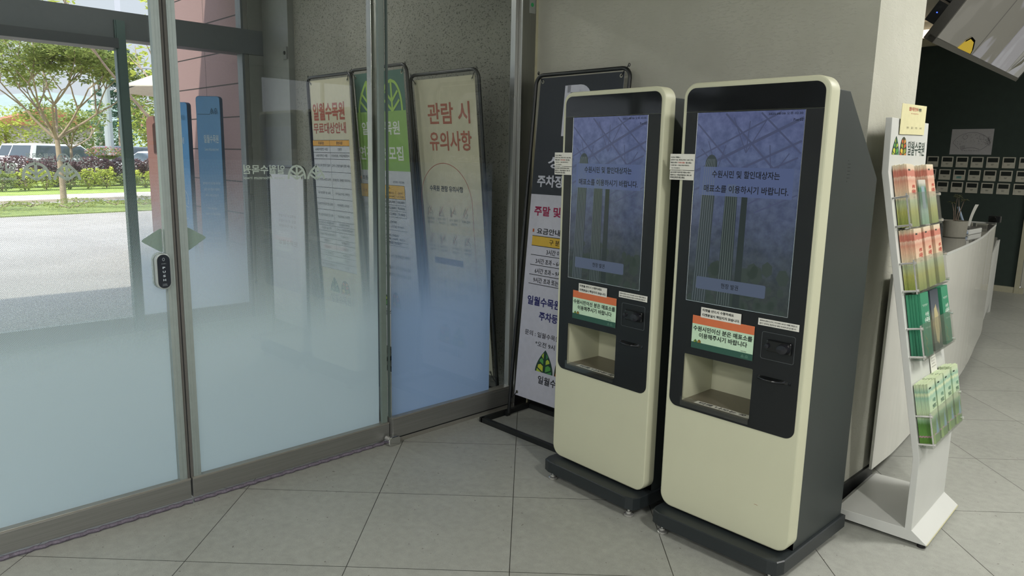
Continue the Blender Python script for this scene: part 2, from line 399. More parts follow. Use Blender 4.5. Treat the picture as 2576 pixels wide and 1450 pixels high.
def emblem_full(F, part, kind, x, z, w, h, layer=2, cols=None):
    T = lambda p: (x+p[0]*w, z+p[1]*h)
    dk = ink('1f3a2c') if kind == 'pointed' else ink('33371f')
    c = cols or (['b5b83a', '4f8f45', '9fb23c', '3f7d4a'] if kind == 'pointed' else ['c9a83a', '7e8f3a', 'b5562c', 'c98a35'])
    F.poly(part, dk, [T(p) for p in leafshape(kind)], layer)
    hw = lambda y: (.5*(1-y**1.75) if kind == 'pointed' else .5*math.sqrt(max(0, 1-y**2.3)))*.84
    for i, (a, b) in enumerate(((.02, .30), (.34, .56), (.58, .8))):
        for sg in (-1, 1):
            w1 = hw(b)*.95
            p = [(.5+sg*.07, a+.02), (.5+sg*.07, b-.02), (.5+sg*w1*.6, b+.06), (.5+sg*w1, b), (.5+sg*hw((a+b)/2)*.9, (a+b)/2+.02)]
            F.poly(part, ink(c[(i+(sg > 0)*1) % 4]), [T(q) for q in (p if sg > 0 else p[::-1])], layer+.6)
    for sg in (-1, 1):
        p = [(.5+sg*.12, .0), (.5+sg*hw(.05), .0), (.5+sg*hw(.16), .14)]
        F.poly(part, ink(c[(2+(sg > 0)) % 4]), [T(q) for q in p], layer+.6)
PARTS = {}
# ------------------------------------------------------------------ camera
cam = bpy.data.cameras.new('camera'); co = bpy.data.objects.new('camera', cam); COL.objects.link(co)
rt = Vector((0.6951498, 0.7185586, 0.0209808)); up = Vector((-0.1408539, 0.1075289, 0.9841736)); fw = Vector((-0.7049304, 0.6871034, -0.1759604))
Mc = Matrix.Identity(4)
for i, c in enumerate((rt, up, -fw)):
    for j in range(3): Mc[j][i] = c[j]
Mc.translation = (0, 0, 1.4922)
co.matrix_world = Mc; cam.sensor_width = 36; cam.lens = 36*1829.587/2576; cam.clip_start = .05; cam.clip_end = 600
scene.camera = co
# ------------------------------------------------------------------ room shell
GX = -3.05
m = MB(); m.box(-6.42, 9.2, -6.2, 10.7, -.12, 0); struct('floor', m, FLOOR)
m = MB(); m.box(-4.2, 9.2, -6.2, 10.7, 3.32, 3.6); struct('ceiling', m, P('ceiling_white', 'b9b6aa', .85))
m = MB(); m.box(-3.06, -1.15, 3.085, 3.6, 0, 3.32); struct('wall_back', m, PLASTER)
m = MB(); m.box(-1.15, -1.138, 3.1, 3.56, 0, .083); struct('baseboard_right', m, BASEB)
m = MB(); m.box(-2.99, -1.15, 3.07, 3.085, 0, .1); struct('baseboard_back', m, BASEB)
m = MB(); m.box(-4.2, -1.96, 10.5, 10.65, .07, 3.0); struct('wall_reception', m, GREENW)
m = MB(); m.box(-4.2, -1.9, 10.47, 10.5, 0, .07); struct('baseboard_reception', m, P('beige_trim', 'a9a68f', .6))
m = MB(); m.box(-4.2, -1.95, 10.44, 10.65, 3.0, 3.1); m.box(-1.99, -1.94, 10.46, 10.5, 0, 3.0); struct('trim_1', m, P('beige_trim', 'a9a68f', .6))
m = MB(); m.box(-1.94, 9.2, 10.52, 10.65, 0, 3.32); m.box(-4.2, -1.94, 10.58, 10.65, 3.1, 3.32); struct('wall_far', m, P('far_wall_white', 'b3b2a6', .8))
m = MB(); m.box(-4.35, -4.2, 3.45, 10.7, 0, 3.32); struct('wall_reception_side', m, P('far_wall_white', 'b3b2a6', .8))
m = MB()
for a, b, z0, z1 in ((-3.2, 9.2, 0, .5), (-3.2, 9.2, 3.1, 3.32), (-3.2, -2.2, .5, 3.1), (8.2, 9.2, .5, 3.1)): m.box(a, b, -6.35, -6.2, z0, z1)
struct('wall_front', m, P('far_wall_white', 'b3b2a6', .8))
w = sempty('window_4'); f = MB()  # window band added behind the camera to throw daylight on facing surfaces
for i in range(8):
    x = -2.2+10.4*i/7; f.box(x-.03, x+.03, -6.3, -6.22, .5, 3.1)
f.box(-2.2, 8.2, -6.3, -6.22, .5, .56); f.box(-2.2, 8.2, -6.3, -6.22, 3.04, 3.1); obj('window_frame', f, STEEL_V, w)
g = MB(); g.box(-2.2, 8.2, -6.262, -6.256, .55, 3.05); obj('window_pane', g, GLASS, w)
# right wall with window openings
m = MB()
for a, b, z0, z1 in ((-6.2, 10.7, 0, .55), (-6.2, 10.7, 3.15, 3.32), (-6.2, -5.4, .55, 3.15), (-1.0, 7.3, .55, 3.15), (10.3, 10.7, .55, 3.15)): m.box(9.2, 9.4, a, b, z0, z1)
struct('wall_right', m, P('far_wall_white', 'b3b2a6', .8))
for k, (a, b) in enumerate(((-5.4, -1.0), (7.3, 10.3))):
    w = sempty('window_%d' % (k+5)); f = MB(); n = max(2, round((b-a)/1.5))
    for i in range(n+1):
        y = a+(b-a)*i/n; f.box(9.22, 9.3, y-.03, y+.03, .55, 3.15)
    f.box(9.22, 9.3, a, b, .55, .61); f.box(9.22, 9.3, a, b, 3.09, 3.15); obj('window_frame', f, STEEL_V, w)
    g = MB(); g.box(9.25, 9.256, a, b, .6, 3.1); obj('window_pane', g, GLASS, w)
# steel post between glass wall and plaster wall
m = MB(); m.box(-3.075, -3.0, 2.962, 3.068, 0, 3.32); m.box(-3.07, -3.03, 2.94, 2.962, 0, 3.32)
p = struct('trim_2', m, STEEL_V, bevel=.002)
m = MB(); m.lathe([(.011, 0), (.011, .002), (.008, .003)], 20, Matrix.Translation((-3.0, 3.035, 2.335)) @ Matrix.Rotation(PI/2, 4, 'Y')); obj('lock_dial', m, P('lock_green', '2f9a5a', .4), p)
m = MB(); m.box(-3.0, -2.999, 3.012, 3.06, 2.29, 2.37); obj('lock_plate', m, P('lock_plate_grey', '8f938e', .4), p)
m = MB(); m.box(-3.03, -2.998, 3.068, 3.0845, .0, 3.32); struct('trim_3', m, P('sealant_cream', 'b5b195', .7))
# header over the inner doors
m = MB(); m.box(-3.12, -3.0, -6.2, 2.96, 2.42, 2.62); struct('trim_4', m, STEEL_H)
m = MB(); m.box(-3.12, -3.0, -6.2, 2.96, 3.0, 3.32); struct('wall_left_top', m, P('far_wall_white', 'b3b2a6', .8))
w = sempty('window_1'); g = MB(); g.box(-3.06, -3.05, -6.2, 2.95, 2.62, 3.0); obj('window_pane', g, GLASS, w)

def outer_flat(parent, x):
    """flat that reads correctly from outside (looking +x): s runs towards -y"""
    return Flat(parent, Matrix.Translation((x, 0, 0)) @ Matrix.Rotation(-PI/2, 4, 'Z'))
DEC = decal_mat('frost_decal', 'c2cac0', .5); DEC2 = decal_mat('frost_decal_far', 'c3cac4', .4); PAD = decal_mat('grip_pad', '9fada0', .5)
def logo_on_glass(parent, x, yr, yl, z0, k, mat):
    """yr..yl: emblem at larger y reads first from outside is mirrored inside"""
    F = outer_flat(parent, x)
    # s = -y
    W = .091*k; Hh = .064*k
    emblem_line(F, 'emblem', mat, 'pointed', -yr-0, z0, W, Hh, .0095*k, 1)
    emblem_line(F, 'emblem', mat, 'round', -yr+W*1.06, z0, W, Hh, .0095*k, 1)
    F.text('lettering', mat, '일월수목원', -yr+W*2.2, z0+.022*k, .19*k, .040*k, 'l', 1, .02)
    F.text('lettering', mat, 'Suwon Arboretum Irwol', -yr+W*2.2, z0, .19*k, .013*k, 'l', 1, .01)
    F.flush()
def door_leaf(name, y0, y1, side, with_push):
    d = sempty(name); x = -3.062
    g = MB(); g.box(x-.006, x+.006, y0+.01, y1-.002, .1, 2.42); obj('glass_pane', g, GLASS, d)
    f = MB(); f.quad((x-.0075, y0+.045, .1), (x-.0075, y1-.045, .1), (x-.0075, y1-.045, 2.0), (x-.0075, y0+.045, 2.0)); obj('frost_film', f, FILM, d, fixn=False)
    r = MB(); r.box(x-.03, x+.022, y0+.002, y1-.002, .022, .104); obj('bottom_rail', r, STEEL_H, d, bevel=.002)
    r = MB(); r.box(x-.026, x+.024, y0+.002, y1-.002, .1041, .112); plabel(obj('glazing_bead', r, P('bead_steel', 'a2a098', .35, .7), d, bevel=.001), 'lighter steel bead along the top of the rail')
    b = MB()
    b.tube([(x+.026+.003*math.sin(i*1.7), y0+.003+(y1-y0-.006)*i/60, .009+.0015*math.sin(i*2.3)) for i in range(61)], .0085, 6)
    obj('brush_seal', b, P('purple_brush', '6b6570', .9, 0, .2, 0, .25, 120, .6, 400), d)
    ys = y1 if side > 0 else y0; sg = -1 if side > 0 else 1
    s = MB(); s.box(x-.014, x+.014, min(ys+sg*.012, ys+sg*.043), max(ys+sg*.012, ys+sg*.043), .112, 2.42)
    for q in (.018, .03): s.box(x+.014, x+.0155, ys+sg*q-.0012, ys+sg*q+.0012, .112, 2.42)
    obj('meeting_stile', s, ALU, d)
    s = MB(); s.box(x-.009, x+.009, min(ys+sg*.001, ys+sg*.012), max(ys+sg*.001, ys+sg*.012), .105, 2.42); obj('gasket', s, GASKET, d)
    # half diamond grip pad
    F = outer_flat(d, x-.0085); yy = ys+sg*.046
    pts = [(yy, 1.092), (yy+sg*.004, 1.088), (yy+sg*.014, 1.093), (yy+sg*.075, 1.133), (yy+sg*.0785, 1.138), (yy+sg*.075, 1.143), (yy+sg*.014, 1.180), (yy+sg*.004, 1.184), (yy, 1.180)]
    F.poly('grip_pad', PAD, [(-a, b) for a, b in pts], 1); F.flush()
    if side > 0: logo_on_glass(d, x-.0085, .750, 0, 1.379, 1, DEC)
    else: logo_on_glass(d, x-.0085, 1.760, 0, 1.378, 1, DEC)
    if with_push:
        for sx in (1, -1):
            M = Matrix.Translation((x+sx*.006, 1.008, 0)) @ Matrix.Rotation(PI/2 if sx > 0 else -PI/2, 4, 'Z')
            h = MB(); h.prism(rrect(-.029, .942, .029, 1.088, .0285, 8), -.022, 0, 'y', M=M); hb = obj('push_button', h, P('silver_plastic', 'a8b0ae', .35, .3), d, bevel=.003)
            h = MB(); h.prism(rrect(-.024, .947, .024, 1.083, .0238, 8), -.0235, -.0215, 'y', M=M); obj('button_face', h, P('navy_face', '1b212b', .25), hb)
            if sx > 0:
                F = Flat(hb, M @ Matrix.Translation((0, -.0237, 0))); w_ = ink('b9c4cc')
                for i, ch in enumerate('PUSH'): F.text('lettering', w_, ch, 0, 1.026-i*.0165, .0105, .0085, 'c', 1, .03)
                F.text('lettering', w_, '손을 대면 열립니다', 0, 1.045, .018, .0028, 'c', 1); F.text('lettering', w_, '자동문', 0, .962, .017, .003, 'c', 1); F.text('lettering', w_, 'AUTO DOOR', 0, .957, .02, .0025, 'c', 1)
                F.line('hand_symbol', w_, [(-.004+.004*math.cos(a/10*2*PI)+.004, 1.064+.006*math.sin(a/10*2*PI)) for a in range(10)], .001, 1, True)
                F.flush()
    return d
door_leaf('door_1', .066, 1.067, 1, True)
door_leaf('door_2', 1.0705, 2.087, -1, False)
# pivot edge of door 2 and the post behind it
d2 = bpy.data.objects['door_2']
m = MB(); m.box(-3.07, -3.052, 2.050, 2.082, .112, 2.42); obj('pivot_edge', m, GEDGE, d2)
m = MB(); m.box(-3.15, -3.11, 2.046, 2.083, 0, 2.42); struct('trim_5', m, STEEL_V, bevel=.002)
# fixed pane right of the doors
w = sempty('window_2')
g = MB(); g.box(-3.05, -3.04, 2.09, 2.95, .13, 2.42); obj('window_pane', g, GLASS, w)
g = MB(); g.quad((-3.052, 2.11, .13), (-3.052, 2.80, .13), (-3.052, 2.80, 2.0), (-3.052, 2.11, 2.0)); obj('frost_film', g, FILM_SKYLIT, w, fixn=False)
g = MB(); g.box(-3.075, -3.015, 2.09, 2.962, .03, .128); obj('bottom_rail', g, STEEL_H, w, bevel=.002)
g = MB(); g.box(-3.07, -3.02, 2.09, 2.962, .128, .138); g.box(-3.07, -3.02, 2.09, 2.962, 0, .022); obj('glazing_bead', g, P('bead_steel', 'a2a098', .35, .7), w, bevel=.001)
g = MB(); g.box(-3.06, -3.022, 2.09, 2.962, .018, .031); obj('shadow_gap', g, BLACKS, w)
g = MB(); g.box(-3.052, -3.038, 2.086, 2.0935, .138, 2.42); obj('glass_joint', g, P('silicone_dark', '4d5a57', .5), w)
# left part of the glass wall, outside the frame
w = sempty('window_3')
g = MB(); g.box(-3.06, -3.05, -6.2, .062, .1, 2.42); obj('window_pane', g, GLASS, w)
g = MB(); g.quad((-3.062, -6.2, .1), (-3.062, .05, .1), (-3.062, .05, 2.0), (-3.062, -6.2, 2.0)); obj('frost_film', g, FILM, w, fixn=False)
g = MB(); g.box(-3.09, -3.03, -6.2, .062, 0, .112); obj('bottom_rail', g, STEEL_H, w)
# chrome floor pivot cover
m = MB(); m.loft([[(-3.032, y, z) for y, z in rrect(2.045, .001, 2.118, .050, .018, 5)], [(-2.985, y, z) for y, z in rrect(2.045, .001, 2.118, .050, .018, 5)]])
tag(obj('pivot_cover', m, CHROME, bevel=.004), 'small chrome pivot cover on the floor where the door rail meets the fixed pane', 'door hardware')

# ------------------------------------------------------------------ vestibule
m = MB(); m.box(-6.3, -3.06, 3.1, 3.4, 0, 3.32); struct('wall_vestibule', m, CONCRETE)
m = MB(); m.box(-6.47, -3.12, -6.2, 3.1, 3.15, 3.32); struct('ceiling_vestibule', m, P('ceiling_grey', '9a9a94', .8))
m = MB(); m.box(-6.32, -5.86, 3.045, 3.1, 0, 3.15); struct('trim_6', m, P('grey_metal_cladding', '7c7f7a', .5, .2))
m = MB(); m.box(-6.75, -3.2, -6.35, -6.2, 0, 3.32); struct('wall_vestibule_side', m, CONCRETE)
OX = -6.4
DG = P('dark_grey_frame', '656b6e', .45, .3)
m = MB(); m.box(OX-.12, OX+.06, -6.2, 3.1, 2.335, 2.54); struct('trim_7', m, DG)
m = MB(); m.box(OX-.1, OX+.1, -6.2, 1.87, 2.26, 2.335); struct('trim_8', m, P('header_dark', '4b5053', .5, .2))
m = MB(); m.box(OX-.05, OX+.05, 2.865, 2.885, 0, 3.15); struct('trim_9', m, DG)
m = MB(); m.box(OX-.05, OX+.04, 2.886, 2.925, 0, 3.15); struct('trim_11', m, STEEL_V)
m = MB(); m.box(OX-.06, OX+.05, 2.926, 3.1, 0, 3.15); struct('trim_12', m, P('grey_metal_cladding', '7c7f7a', .5, .2))
for k, (a, b) in enumerate(((-6.2, 1.885), (1.93, 2.90))):
    w = sempty('window_%d' % (7+k))
    g = MB(); g.box(OX-.005, OX+.005, a, b, .12, 2.335); obj('window_pane', g, GLASS, w)
    g = MB(); g.box(OX-.005, OX+.005, a, b, 2.54, 3.15); obj('upper_pane', g, GLASS, w)
    g = MB() if k else None
    if k: g.quad((OX-.007, a, .12), (OX-.007, b-.04, .12), (OX-.007, b-.04, 2.0), (OX-.007, a, 2.0)); obj('frost_film', g, FILM_O, w, fixn=False)
    g = MB(); g.box(OX-.03, OX+.03, a, b, 0, .135); obj('bottom_rail', g, STEEL_H, w)
m = MB(); m.box(OX+.03, OX+.09, 1.862, 1.925, .02, 2.47); m.box(OX+.025, OX+.085, 1.852, 1.861, .02, 2.47); struct('trim_10', m, P('mullion_green_grey', '5d7270', .35, .4))
w = bpy.data.objects['window_7']; logo_on_glass(w, OX-.008, 1.592, 0, 1.394, .97, DEC2)
m = MB(); m.box(-5.93, -5.87, 3.03, 3.046, 2.27, 2.37); b = tag(obj('key_switch', m, P('switch_grey', '6f726f', .4), bevel=.002), 'small grey key switch plate high on the metal cladding behind the glass', 'switch')
m = MB(); m.lathe([(.015, 0), (.015, .006), (.008, .007)], 16, Matrix.Translation((-5.9, 3.03, 2.32)) @ Matrix.Rotation(PI/2, 4, 'X')); obj('dial', m, BLACKS, b)

# ------------------------------------------------------------------ ticket kiosks
SCRN = screen_mat('kiosk_picture', SCR)
def kiosk(loc, rz, label, scratched):
    t = thing('ticket_kiosk', label, 'kiosk', loc, rz, 'self-service ticket kiosks')
    W = .553
    # base slab with chamfered front corners, levelling feet
    b = MB(); c = .045; x0, x1, y0, y1 = -.002, W+.002, -.068, .5
    poly = [(x0+c, y0), (x1-c, y0), (x1-.012, y0+.012), (x1, y0+c), (x1, y1), (x0, y1), (x0, y0+c), (x0+.012, y0+.012)]
    b.loft([[(p[0], p[1], z) for p in poly] for z in (.043, .046, .093)]+[[(x0+.004+(p[0]-x0)*(x1-x0-.008)/(x1-x0), y0+.004+(p[1]-y0)*(y1-y0-.008)/(y1-y0), .096) for p in poly]])
    obj('base', b, SLAB, t)
    for fx, fy in ((.045, -.036), (W-.045, -.036), (.045, .45), (W-.045, .45), (.12, .02)):
        f = MB(); M = Matrix.Translation((fx, fy, 0))
        f.lathe([(0, 0), (.019, 0), (.021, .003), (.021, .010), (.017, .013), (.012, .014), (.012, .022), (.006, .023), (.006, .0435), (0, .0435)], 24, M)
        obj('leveling_foot', f, P('foot_metal', 'cfcfcb', .22, .8), t, smooth=True)
    # cabinet body
    b = MB(); prof = [(.064, .096), (.485, .096), (.485, 1.445), (.172, 1.738), (.064, 1.738)]
    pv = [(.011, y, z) for y, z in prof]+[(W-.011, y, z) for y, z in prof]
    b.add(pv, [(0, 1, 2, 3, 4), (9, 8, 7, 6, 5)]+[(i, i+5, i+6, i+1) for i in range(4)]); obj('cabinet', b, CAB, t, bevel=.002)
    v = MB()
    for k in range(7):
        z = 1.435+k*.012
        for j in range(3 if 0 < k < 6 else 1): v.box(W-.0112, W-.0105, .21+j*.008, .214+j*.008, z, z+.002)
    plabel(obj('vent_slots', v, RUBBER, t), 'small vent perforations on the cabinet side')
    # cream front housing with the ticket bay hole
    out = lambda i: rrect(i, .106+i, W-i, 1.779-i, .052-i, 8)
    hole = rrect(.074, .566, .363, .758, .004, 2)[::-1]
    m_ = MB(); m_.plate(out(.006), [hole], 0, .012)
    m_.loft([[(p[0], y, p[1]) for p in out(i)] for i, y in ((.006, 0), (.002, .0015), (0, .005), (0, .062))], cap=False)
    m_.plate(out(0.001), [rrect(.07, .55, .37, .77, .004, 2)[::-1]], .055, .0622)
    obj('front_housing', m_, CREAM, t, smooth=True)
    # black fascia
    m_ = MB()
    bl = [(.052+.035*math.cos(R(a)), .572+.035*math.sin(R(a))) for a in range(180, 271, 10)]
    br = [(.500+.035*math.cos(R(a)), .572+.035*math.sin(R(a))) for a in range(270, 361, 10)]
    bo = bl+br+[(.535, 1.6735), (.017, 1.6735)]
    sh = [(.066, .969), (.066, 1.6735-.003), (.475, 1.6735-.003), (.475, .969)]
    m_.plate(bo, [hole, sh], -.0022, .0005); obj('fascia', m_, BLACKS, t)
    tr_ = [(.500+.035*math.cos(R(a)), 1.725+.035*math.sin(R(a))) for a in range(0, 91, 10)]
    tl_ = [(.052+.035*math.cos(R(a)), 1.725+.035*math.sin(R(a))) for a in range(90, 181, 10)]
    m_ = MB(); m_.plate([(.017, 1.6745), (.535, 1.6745)]+tr_+tl_, [], -.0026, .0005); plabel(obj('top_glass', m_, BLACKG, t), 'glossy black glass band over the screen')
    # display
    s = MB(); s.box(.066, .475, -.0002, .004, .969, 1.6705); sc = obj('display', s, SCRN, t)
    e = MB(); e.box(.0655, .0672, -.0032, 0, .969, 1.671); e.box(.0655, .4755, -.0032, 0, .968, .9697); e.box(.474, .4757, -.0028, 0, .969, 1.671)
    plabel(obj('bezel_edge', e, CHROME, t), 'thin bright edge of the screen glass')
    F = Flat(sc, Matrix.Translation((0, -.0004, 0)), .00025)
    dk = scr_ink('3b4157'); dk2 = scr_ink('3f4660')
    def ln(a, b_, w, mt=dk2): 
        F.line('roof_truss', mt, [(.0695+a[0]*.4, .975+a[1]*.69), (.0695+b_[0]*.4, .975+b_[1]*.69)], w, 1)
    for a, b_, w in (((0, .70), (1, .97), .010), ((.0, .77), (.8, 1.0), .006), ((0, .60), (1, .86), .008), ((.28, 1), (.95, .62), .007), ((.62, 1), (1, .80), .006), ((.0, .95), (.55, .64), .006), ((.05, .82), (.4, .62), .005), ((.52, .96), (.5, .80), .004), ((.5, .80), (.36, .98), .004), ((.5, .80), (.68, .97), .004), ((.22, .70), (.3, .84), .004), ((.22, .70), (.12, .86), .004), ((.75, .68), (.72, .84), .004), ((.75, .68), (.9, .8), .004), ((.35, .62), (.98, .78), .006), ((.55, .54), (.8, .62), .006), ((.62, .5), (1, .6), .005)):
        ln(a, b_, w)
    for x, top, w0, c1, c2 in ((.135, .79, .062, '2c3536', '5a6468'), (.225, .66, .060, '27302f', '58645f'), (.278, .64, .028, '1f2826', '1f2826')):
        pts = []; zb = .972; zt = .975+top*.69; hw = w0/2; n = 8; lean = -.018 if x < .2 else -.004
        for k in range(n+1):
            a = PI*k/n; pts.append((x+hw*math.cos(a)*.8, zt-hw*1.2+hw*1.2*math.sin(a)))
        pts += [(x-hw+lean, zb), (x+hw+lean, zb)]
        F.poly('cactus_picture', scr_ink(c1), pts, 2)
        if c1 != c2:
            for k in range(6):
                u = -.8+k*.32
                F.line('cactus_picture', scr_ink(c2), [(x+hw*u+lean, zb), (x+hw*u*.85+lean*.3, zt-hw*1.6), (x+hw*u*.55, zt-hw*.5)], .0016, 3)
    for k in range(44):
        rx = .085+((k*.618) % 1)*.375; rz_ = .975+random.random()**1.5*.16; q = .008+random.random()*.02
        F.poly('foliage_picture', scr_ink('2c3630'), [(rx+q*math.cos(a*PI/3+k), rz_+q*1.3*math.sin(a*PI/3+k)) for a in range(6)], 1.5)
    F.poly('caption_band', scr_ink('485475'), rrect(.092, 1.372, .452, 1.476, .003, 2), 2.6)
    bk = scr_ink('0a0b0e')
    F.text('lettering', bk, '수원시민 및 할인대상자는', .2725, 1.437, .262, .027, 'c', 6, .015)
    F.text('lettering', bk, '매표소를 이용하시기 바랍니다.', .275, 1.384, .328, .027, 'c', 6, .015)
    F.poly('on_screen_button', scr_ink('465062'), rrect(.105, 1.020, .385, 1.067, .006, 3), 5)
    F.text('lettering', bk, '현장 발권', .245, 1.034, .07, .019, 'c', 6, .01)
    F.text('lettering', bk, '2025-08-08 오후 02:30', .466, 1.655, .122, .009, 'r', 6, .01); F.text('lettering', bk, 'Pos-02', .468, 1.634, .033, .009, 'r', 6, .01)
    F.flush()
    # ticket bay
    m_ = MB(); x0, x1, z0, z1, dp = .074, .363, .566, .758, .215
    m_.quad((x0, 0, z0), (x0, dp, z0), (x0, dp, z1), (x0, 0, z1)); m_.quad((x1, 0, z0), (x1, 0, z1), (x1, dp, z1), (x1, dp, z0))
    m_.quad((x0, dp, z0), (x1, dp, z0), (x1, dp, z1), (x0, dp, z1)); m_.quad((x0, 0, z1), (x1, 0, z1), (x1, dp, z1), (x0, dp, z1)); 
    bay = obj('ticket_bay', m_, CREAM, t, fixn=False)
    m_ = MB(); m_.box(x0, x1, 0, dp, z0-.004, z0+.001); plabel(obj('bay_floor', m_, P('bay_floor_brown', '6d6759', .35, .2), bay), 'brownish metal floor of the bay')
    m_ = MB(); m_.box(x0-.001, x1+.001, -.012, -.009, .548, .585); m_.box(x0, x1, -.010, .004, .562, .566); plabel(obj('bay_lip', m_, glass_mat('lip_acrylic', (.93, .93, .91, 1), 1.0, .06) if 'lip' not in PARTS else PARTS['lip'], bay), 'clear acrylic lip across the bay'); PARTS['lip'] = bpy.data.materials['lip_acrylic']
    M = Matrix.Translation((0, 0, z0+.0015)) @ Matrix.Rotation(-PI/2, 4, 'X')
    F = Flat(bay, M); F.rect('paper_strip', PAPER, .125, .004, .362, .037, 1); F.text('lettering', ink('0c0c0c'), '티켓 나오는 곳', .24, .010, .20, .022, 'c', 2, .04); F.flush()
    # card reader
    m_ = MB(); o_ = rrect(.387, .806, .511, .905, .007, 4); m_.plate(o_, [rrect(.3885, .8075, .5095, .9035, .006, 4)[::-1]], -.0032, -.002); plabel(obj('reader_outline', m_, P('reader_line', '4a4e50', .3), t), 'thin raised outline around the card reader')
    m_ = MB(); m_.box(.410, .502, -.012, -.002, .838, .880); rd = obj('card_reader', m_, P('reader_black', '0e1011', .2, 0, .5), t, bevel=.004)
    m_ = MB(); m_.lathe([(0, 0), (.018, 0), (.019, .004), (.015, .022), (0, .024)], 20, Matrix.Translation((.477, -.010, .858)) @ Matrix.Rotation(PI/2, 4, 'X') @ Matrix.Scale(1.3, 4, (1, 0, 0))); obj('reader_nose', m_, P('reader_nose', '1e1f24', .12), rd, smooth=True)
    m_ = MB(); m_.lathe([(0, 0), (.010, 0), (.008, .010), (0, .011)], 12, Matrix.Translation((.415, -.010, .858)) @ Matrix.Rotation(PI/2, 4, 'X')); obj('reader_lamp', m_, P('reader_nose', '1e1f24', .12), rd, smooth=True)
    m_ = MB(); pr = []
    for i in range(13):
        u = i/12; xx = .383+u*.125; d = .016*math.sin(PI*min(1, u*1.1+.05))**1.0 if u < .95 else .002; pr.append((xx, d))
    m_.loft([[(xx, -.002-abs(d)*1.2, .733), (xx, -.002-abs(d)*1.1, .737), (xx, -.002, .744), (xx, -.002, .728)] for xx, d in pr], cap=True); obj('receipt_lip', m_, P('reader_black', '0e1011', .2, 0, .5), t)
    # notices stuck on
    F = Flat(t, Matrix.Translation((0, -.0042, 0)))
    og = ink('c26a44'); gr = ink('b5d0b4'); dg = ink('2c5145'); k_ = ink('16201c')
    F.rect('city_notice', gr, .103, .788, .359, .916, 2); F.rect('city_notice', og, .103, .884, .359, .916, 3); F.rect('city_notice', dg, .103, .788, .359, .812, 3)
    F.text('city_notice_lettering', k_, '수원시민이신 분은 매표소를', .231, .857, .245, .020, 'c', 4, .02); F.text('city_notice_lettering', k_, '이용해주시기 바랍니다', .235, .832, .20, .020, 'c', 4, .02)
    F.text('city_notice_lettering', k_, '일월수목원', .322, .8145, .022, .0045, 'c', 4)
    emblem_full(F, 'notice_emblem', 'pointed', .113, .812, .016, .012, 4); emblem_full(F, 'notice_emblem', 'round', .130, .812, .015, .012, 4)
    emblem_line(F, 'small_emblem', ink('5f7f6f'), 'pointed', .313, .793, .013, .012, .001, 4); emblem_line(F, 'small_emblem', ink('5f7f6f'), 'round', .329, .793, .013, .012, .001, 4)
    F.rect('receipt_notice', PAPER, .137, .912, .304, .952, 4)
    F.text('receipt_notice_lettering', k_, '티켓을 반드시 수령하세요', .144, .936, .13, .011, 'l', 5, .03); F.text('receipt_notice_lettering', k_, '티켓분실시 책임지지 않습니다.', .144, .918, .155, .011, 'l', 5, .03)
    F.rect('payment_notice', PAPER, .370, .926, .521, .951, 2)
    F.text('payment_notice_lettering', k_, '결제하여 결제시 IC카드, 카카오페이, NFC로 거래를 진행합니다', .445, .940, .138, .0062, 'c', 3, .02); F.text('payment_notice_lettering', k_, '출구가 모자라도 정상적으로 결제 기다려주시면 감사합니다', .443, .930, .135, .0062, 'c', 3, .02)
    F.flush()
    F = Flat(t, Matrix.Translation((0, -.0046, 0)))
    m_ = MB(); m_.box(-.042, .066, -.0050, -.0034, 1.461, 1.521); obj('discount_notice', m_, PAPER, t)
    m_ = MB(); m_.box(-.040, .066, -.0050, -.0034, 1.424, 1.459); obj('free_entry_notice', m_, PAPER, t)
    for i, (s_, w_, h_) in enumerate((('다자녀 혜택시', .040, .0058), ('(2자녀 이상, 최연소자녀 18세 이하)', .098, .0062), ('매표소에서', .029, .0062), ('*신분증 필수 + 등본(가족관계증명서)', .082, .0052), ('또는 아이사랑카드', .038, .0045))):
        F.text('discount_lettering', k_, s_, -.038 if i < 4 else -.034, 1.505-i*.0098, w_, h_, 'l', 2, .03)
    F.text('red_lettering', ink('a83a2c'), '다자녀 할인', -.005, 1.4854, .03, .0062, 'l', 2, .03); F.text('discount_lettering', k_, '받으세요.', .029, 1.4854, .025, .0062, 'l', 2, .03)
    for i, (s_, w_, h_) in enumerate((('2019년생 이상이면 매표소에서', .088, .0062), ('등본이나 가족관계증명서 제시 후', .094, .0062), ('무료입장권 받으세요.', .066, .0075))):
        F.text('free_entry_lettering', k_, s_, -.037, 1.449-i*.0100, w_, h_, 'l', 2, .03)
    F.flush()
    if scratched:
        F = Flat(t, Matrix.Translation((0, -.0004, 0))); F.line('scuff_mark', ink('9a6a50'), [(.41, .252), (.418, .2525), (.424, .251)], .0012, 1); F.flush()
    return t
kiosk((-2.2107, 2.4492, 0), -.0548, 'cream and black ticket kiosk farther left, standing right in front of the parking banner', False)
kiosk((-1.5706, 2.4082, 0), -.0102, 'nearer cream and black ticket kiosk on the right, with its charcoal side fully visible', True)
